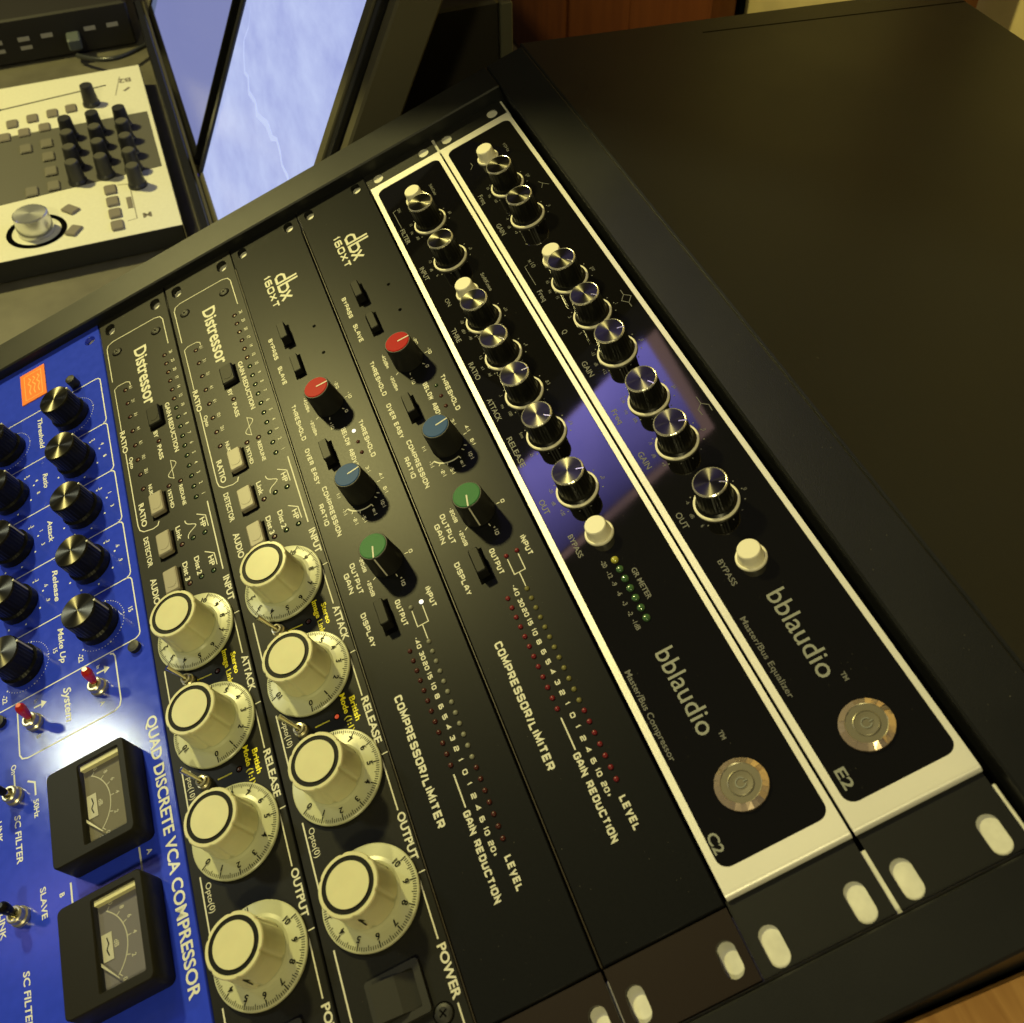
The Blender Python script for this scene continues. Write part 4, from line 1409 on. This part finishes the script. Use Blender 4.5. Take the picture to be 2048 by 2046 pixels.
bat_switch(blue, 254.6, BY(-297.2), (-.6, 3.4), 'redlever')
bat_switch(blue, 254.4, BY(-331.2), (-.6, 3.4), 'redlever')
bat_switch(blue, 286.0, BY(-343.4), (-1.5, -2.8), 'knob_black', 16)
bat_switch(blue, 340.6, BY(-344.0), (-.8, 1.4), 'knob_black', 14)


def vu_meter(root, x0, x1, lit):
    yb_, yt_ = BY(-318.6), BY(-281.2)
    zt = 13.4
    g = G()
    body = plate('meter', rrect(x0, x1, yb_, yt_, 2.6, 4), [rrect(x0 + 3.4, x1 - 4.2, BY(-303.4), BY(-284.6), .5, 2)], 0.02, zt, 'meter', root, bevel=.5)
    xw0, xw1, yw0, yw1 = x0 + 3.3, x1 - 4.1, BY(-303.5), BY(-284.5)
    dz = 1.7 if lit else 3.0
    G().box(xw0, xw1, yw0, yw1, zt - 4.2, zt - 3.6).build('dial_face', 'dial_reflect_tint' if lit else 'dial', body)
    G().box(x0 + 3.5, x0 + 5.6, yw0 + .5, yw1 - .2, zt - 3.5, zt - 1.2).build('light_bar', 'meterwhite', body)
    zf = zt - 3.5
    px, py_ = (x0 + x1) / 2 + .6, BY(-308.5)
    d = G()
    d.stroke(arc(px, py_, 16.2, 148, 42, 26), .42, zf)
    for a, s in ((146, '20'), (128, '8'), (112, '6'), (92, '4'), (68, '2'), (44, '0')):
        ca, sa = math.cos(math.radians(a)), math.sin(math.radians(a))
        d.stroke([(px + 16.2 * ca, py_ + 16.2 * sa), (px + 18.0 * ca, py_ + 18.0 * sa)], .36, zf + .02)
        if py_ + 20.2 * sa < yw1 - .4:
            textc(d, s, px + 20.0 * ca, py_ + 20.0 * sa - .4, 1.8, zf, bold=.02)
    textc(d, 'dB', px, py_ + 11.6, 2.0, zf, bold=.02)
    d.build('dial_scale', 'print', body)
    G().box(px - 5.2, px + 5.2, py_ + 5.6, py_ + 10.0, zf, zf + .15).build('name_plate', 'print', body)
    nm = G()
    nm.stroke([(px - 3.6, py_ + 7.8), (px - 1, py_ + 8.4), (px + 1, py_ + 7.4), (px + 3.4, py_ + 8.2)], .5, zf + .2)
    nm.build('name_plate_print', 'print_black', body)
    a = math.radians(41)
    ndl = G()
    c, s = math.cos(a), math.sin(a)
    ndl.prism([(px + 6.0 * c - .55 * s, py_ + 6.0 * s + .55 * c), (px + 6.0 * c + .55 * s, py_ + 6.0 * s - .55 * c), (px + 18.2 * c + .12 * s, py_ + 18.2 * s - .12 * c), (px + 18.2 * c - .12 * s, py_ + 18.2 * s + .12 * c)], zf + 1.0, zf + 1.25)
    ndl.build('needle', 'print', body)
    gl_ = G().add([(xw0, yw0, zt - .3), (xw1, yw0, zt - dz), (xw1, yw1, zt - dz), (xw0, yw1, zt - .3), (xw0, yw0, zt - .6), (xw1, yw0, zt - dz - .3), (xw1, yw1, zt - dz - .3), (xw0, yw1, zt - .6)],
           [(0, 1, 2, 3), (7, 6, 5, 4), (0, 4, 5, 1), (1, 5, 6, 2), (2, 6, 7, 3), (3, 7, 4, 0)])
    gl_.build('meter_glass', 'glass', body)
    return body


vu_meter(blue, 294.2, 337.4, False)
vu_meter(blue, 353.6, 396.4, True)

# =================================================================== desk, wall, floor
def setting(g, name, material):
    return tag(g.build(name, material), kind='structure')


_dk = G().box(-1400, -22, -700, 200, TABLE - 47, TABLE - 22)
_dk.box(-21.9, 499.5, -700, 330, TABLE - 47, TABLE - 22)
setting(_dk, 'desk', 'table')
setting(G().box(-3200, 1500, -1600, 619, -760, -740), 'floor', 'floor')
setting(G().box(-3200, 1500, 620, 640, -740, 1500), 'wall', 'plaster')

side = world_root('side_desk', 'orange brown wooden desk top beside the lower end of the rack case', 'desk', (0, 0, -24))
G().box(508.6, 1000, -420, 420, -26, 0, 1.2).build('desk_top', 'oak', side)
for x, y in ((540, -380), (540, 380), (960, -380), (960, 380)):
    G().box(x - 20, x + 20, y - 20, y + 20, -690, -26.2, 1.0).build('leg', 'oak', side)

# wooden boards against the wall
bd = world_root('wooden_cabinet', 'dark orange brown boarded wooden cabinet standing against the tan wall behind the case', 'cabinet', (0, 560, 0))
for i, (a, b) in enumerate(((-1900, -1255), (-1236, -990), (-984, -735))):
    if i == 0:
        G().box(a, b, 0, 50, -730, 600, 3).build('board', 'boards', bd)
    else:
        G().box(a, b, 0, 50, -730, 600, 3).build('board', 'boards', bd)
G().box(-1900, -735, 40, 56, -735, 605).build('backing', 'recess', bd)
post = world_root('wooden_post', 'orange brown wooden post in front of the tan wall at the top right', 'post', (-300, 575, 0))
G().box(-22, 22, -20, 20, -738, 900, 3).build('post_timber', 'boards', post)

# =================================================================== monitors
E64 = math.radians(64)
MR = Matrix.Rotation(E64, 4, 'X')


def monitor_root(name, label, x):
    o = bpy.data.objects.new(name, None)
    COL.objects.link(o)
    o.matrix_world = Matrix.Translation(Vector((x * MM, -165.7 * MM, TABLE * MM))) @ MR
    return tag(o, label, 'monitor', 'tilted computer monitors')


# local frame: x along the screen, y up the screen, z out of the screen
mr = monitor_root('computer_monitor', 'large tilted monitor showing a pale blue cracked concrete picture, next to the rack case', -215)
G().box(-130, 130, 3, 420, -14, -.6, .5).build('back_housing', 'bezel_dark', mr)
G().box(-128, 130, 6, 410, -.6, 0).build('screen', 'screen_r', mr)
G().box(-136.5, -128.1, -12, 420, -10, 2.2, .6).build('bezel', 'bezel_dark', mr)
G().box(130.1, 141.5, -12, 420, -10, 2.4, .8).build('bezel', 'bezel', mr)
G().box(141.7, 150.0, -12, 420, -16, 1.0, .6).build('side_gap', 'bezel_dark', mr)
G().box(150.2, 163.0, -12, 420, -30, -3.0, 1.5).build('side_cover', 'bezel', mr)
G().box(-136.5, 141.5, -14, 5.9, -10, 1.6, .6).build('bezel', 'bezel', mr)
cr = G()
cp = [(-327, 165), (-318, 150), (-322, 138), (-312, 130), (-297, 122), (-285, 124), (-272, 117), (-250, 120), (-238, 116), (-224, 119), (-208, 123), (-188, 122), (-176, 127), (-163, 125), (-150, 121), (-132, 122), (-118, 118)]
vs = []
for i, (x, v) in enumerate(cp):
    w = .8 + 1.0 * math.sin(PI * i / (len(cp) - 1)) + random.uniform(-.4, .9)
    vs += [(x + 215, v - w, .12), (x + 215 + random.uniform(-1, 1), v + w, .12)]
cr.add(vs, [(2 * i, 2 * i + 2, 2 * i + 3, 2 * i + 1) for i in range(len(cp) - 1)])
cr.build('picture_crack', 'crack', mr)
place('power_led', led_mesh(1.2, .8, 'ledblue', 'power_led'), mr, (-145, -6, 6))

ml = monitor_root('computer_monitor', 'tilted monitor with a plain lavender screen, farther from the rack case', -550)
G().box(-165, 160, 3, 420, -16, -2.6, .5).build('back_housing', 'bezel_dark', ml)
G().box(-140, 156, 6, 410, -2.6, -2).build('screen', 'screen_l', ml)
G().box(-163, -140.2, 6, 410, -2.6, -2).build('screen_sidebar', 'screen_strip', ml)
G().box(-172, -165.1, -4, 420, -10, -1, .5).build('bezel', 'bezel_dark', ml)
G().box(160.1, 163, -4, 420, -10, -1, .5).build('bezel', 'bezel_dark', ml)
G().box(-165, 160, -12, 5.9, -10, -1, .5).build('bezel', 'bezel_dark', ml)

bar = world_root('sound_bar', 'long narrow black bar lying in front of the two monitors', 'sound bar', (-400, -184, TABLE))
G().box(-330, 230, 4, 13, 0.2, 6, 1.5).build('housing', 'bezel_dark', bar)
G().box(-330, 230, 13.1, 16, 0.2, 4, .8).build('rear_step', 'bezel', bar)
for x in (-4.0,):
    pass

# dark equipment between the monitor and the lid
spk = world_root('studio_speaker', 'dark speaker cabinet standing in the shadow between monitor and rack case', 'speaker', (-230, 20, TABLE))
G().box(-190, 98, -82, 30, 0.3, 206, 2).build('cabinet', 'boxblack', spk)
G().box(92, 99, 30.2, 39, 6, 204, .8).build('corner_trim', 'capgrey', spk)
G().lathe(0, 0, [(6, 0), (6, 2), (2, 3)], 20).build('cabinet_knob', 'bezel', spk, (60, -20, 206.2))

bag = world_root('cable_bundle', 'tangle of dark cables hanging behind the far corner of the rack case', 'cables', (-150, 120, TABLE))
for i in range(7):
    ph = i * .9
    pts = [(-60 - 10 * i + 30 * math.sin(ph + k * .25), -60 + 14 * i + 5.5 * k + 10 * math.sin(k * .6 + ph), -8 + (60 + 9 * i) * math.sin(PI * k / 17)) for k in range(18)]
    G().tube(pts, 3.2 + .3 * (i % 3), 8).build('cable', 'cable', bag)

# unseen box added to throw the shadow over the far corner and the lid
blocker = world_root('shadow_blocker', 'unseen black box added above the monitors to cast the corner shadow', 'speaker', (-235, 0, 0))
G().box(-35, 35, -222, 190, 172, 410, 4).build('cabinet', 'boxblack', blocker)  # plain added blocker, sized to cut off the ceiling lamp's rays
G().tube([(0, 0, 410), (0, 0, 1400)], 6, 12).build('hanger', 'bezel', blocker)
# dusk window reflected in the glossy panels
win = world_root('dusk_window', 'window glowing dusk blue, mirrored in the glossy black panels', 'window', (-1500, -690, 2080))
A_, B_, C_, D_ = (-187, -199), (355, -244), (257, 230), (-385, 256)
G().add([(0, A_[0], A_[1]), (0, B_[0], B_[1]), (0, C_[0], C_[1]), (0, D_[0], D_[1])], [(0, 1, 2, 3)]).build('pane', 'window_glow', win)
fr = G()
outer = [(-192, -206), (398, -250), (285, 272), (-405, 292)]
inn = [A_, B_, C_, D_]
vs = [(6, y, z) for y, z in inn] + [(6, y, z) for y, z in outer]
fr.add(vs, [(i, (i + 1) % 4, 4 + (i + 1) % 4, 4 + i) for i in range(4)])
fr.build('frame', 'window_frame', win)

win2 = world_root('second_dusk_window', 'farther window glowing dusk blue, mirrored in the blue panel and its lower meter', 'window', (-1500, -3420, 2060))
G().add([(0, -420, -160), (0, 330, -200), (0, 290, 120), (0, -400, 170)], [(0, 1, 2, 3)]).build('pane', 'window_glow', win2)
G().add([(4, -420, -160), (4, 330, -200), (4, 350, -230), (4, -440, -190)], [(0, 1, 2, 3)]).build('sill', 'window_frame', win2)

# =================================================================== white controller
XR, YR = -277.0, -193.0
ct = world_root('midi_controller', 'white desktop controller with black knobs, grey pads and a big silver encoder', 'controller', (-431, -193, TABLE))


def CX(x):
    return x + 431


def CY(y):
    return y + 193


ZT = 0.0          # the measured plane is its top face; it stands on the desk: lift desk plane down


def ctz(z):
    return z


TH = 22.0
ct.location.z = (TABLE) * MM
body = G()
body.box(CX(-585), CX(-277), CY(-420), CY(-193), -20, -.6, .5)
body.build('body', 'ctl_body', ct)
G().box(CX(-585.5), CX(-276.5), CY(-420.5), CY(-192.6), -.5, 0.0, .2).build('top_panel', 'white_desk', ct)
G().box(CX(-586), CX(-276.0), CY(-192.5), CY(-191.8), -21, .3, .1).build('side_panel', 'chrome', ct)
G().prism([(CX(-484), CY(-196.5)), (CX(-484), CY(-420)), (CX(-357), CY(-420)), (CX(-377.5), CY(-196.5))][::1], .02, .25).build('dark_band', 'ctl_dark', ct)
PAD = meshof(G().box(-7.2, 7.2, -5.4, 5.4, 0.0, 2.2, 1.0), 'pad', 'pad_grey')
PADD = meshof(G().box(-7.4, 7.4, -5.6, 5.6, .3, 2.4, 1.0), 'pad', 'pad_dim')
for x, y in ((-516, -266), (-513, -284), (-510, -303), (-506, -322), (-488, -293), (-485, -312), (-482, -330)):
    place('pad', PAD, ct, (CX(x), CY(y), 0))
for x, y in ((-456, -293), (-431, -293), (-404, -292.5), (-378, -292), (-453, -312), (-375, -311)):
    place('pad', PADD, ct, (CX(x), CY(y), 0))
for x in (-353, -333, -313.5, -294):
    place('pad', PAD, ct, (CX(x), CY(-245), 0))
for x in (-334, -300):
    o = place('diamond_pad', PAD, ct, (CX(x), CY(-281), 0), math.radians(40 if x == -334 else -35))
G().stroke([(CX(-553), CY(-229)), (CX(-530), CY(-415))], 2.0, .12).build('fader_slot', 'recess', ct)
tp = G()
tp.stroke([(CX(-566), CY(-214)), (CX(-528), CY(-222))], .8, .06)
tp.stroke([(CX(-360), CY(-238)), (CX(-358), CY(-228)), (CX(-300), CY(-228)), (CX(-299), CY(-236))], .8, .06)
for x_, y_, s_, h_ in ((-556, -210, 'B2', 9.0), (-548, -210, '', 6), (-302, -219, 'M', 8)):
    if s_:
        textc(tp, s_, CX(x_), CY(y_), h_, .06, bold=.03, rot=-PI / 2)
tp.stroke([(CX(-540), CY(-207)), (CX(-534), CY(-213))], 3.0, .06)
tp.build('top_print', 'pad_grey', ct)
G().box(CX(-336), CX(-318), CY(-233.5), CY(-229), .02, .5).build('display_label', 'pad_grey', ct)
CKN = meshof(G().lathe(0, 0, [(8.4, .3), (8.3, 2.6), (7.4, 4.2), (6.0, 19.8), (5.5, 20.4)], 32), 'knob', 'rubber')
CKC = meshof(G().lathe(0, 0, [(5.4, 20.42), (5.0, 20.9)], 28), 'knob_cap', 'capgrey')


def ctl_knob(x, y, cap=True, s=1.0):
    k = place('knob', CKN, ct, (CX(x), CY(y), 0))
    k.scale = (s, s, 1)
    if cap:
        place('knob_cap', CKC, k, (0, 0, 0))


for i in range(4):
    ctl_knob(-378 - 27.5 * i, -271, i < 3)
    ctl_knob(-379 - 27.5 * i, -246, i < 3)
for i in range(5):
    ctl_knob(-352 - 27.5 * i, -221, i < 4)
ctl_knob(-518, -246, False)
ctl_knob(-545, -345, False)
# silver encoder in a dark ring
G().annulus(CX(-312), CY(-311), .3, 20.5, 25.2, 48).build('encoder_ring', 'recess', ct)
en = G().lathe(0, 0, [(15.2, .3), (14.6, 17.0), (13.4, 18.0)], 48).build('encoder', 'encoder', ct, (CX(-312), CY(-311), 0))
# the desk under the controller is 22 mm lower than its top
sk = world_root('equipment_box', 'long low black box with a row of pale labels behind the controller', 'equipment', (-700, -280, TABLE))
G().box(-260, 18, -200, 92, -21, 26, 2).build('housing', 'boxblack', sk)
for i, y in enumerate((-47, -19, 5, 50, 74)):
    G().box(18.05, 18.6, y - 8, y + 4, 2, 6.5).build('label', 'tag', sk)
    G().box(18.05, 18.4, y - 8, y + 4, -7, -3).build('label', 'tag', sk) if i in (0, 1) else None
cb = world_root('usb_cable', 'black cable with slate plug looping over the desk behind the controller', 'cable', (-670, -250, TABLE))
G().box(-14, 10, -8, 6, -8, 4, 1.5).build('plug', 'plug', cb)
pts = []
for k in range(22):
    t = k / 21
    pts.append((12 + 36 * math.sin(PI * t) * (1 - .3 * t), -2 + 78 * t, -12 + 4 * math.sin(PI * t)))
G().tube(pts, 2.6, 10).build('cord', 'cable', cb)
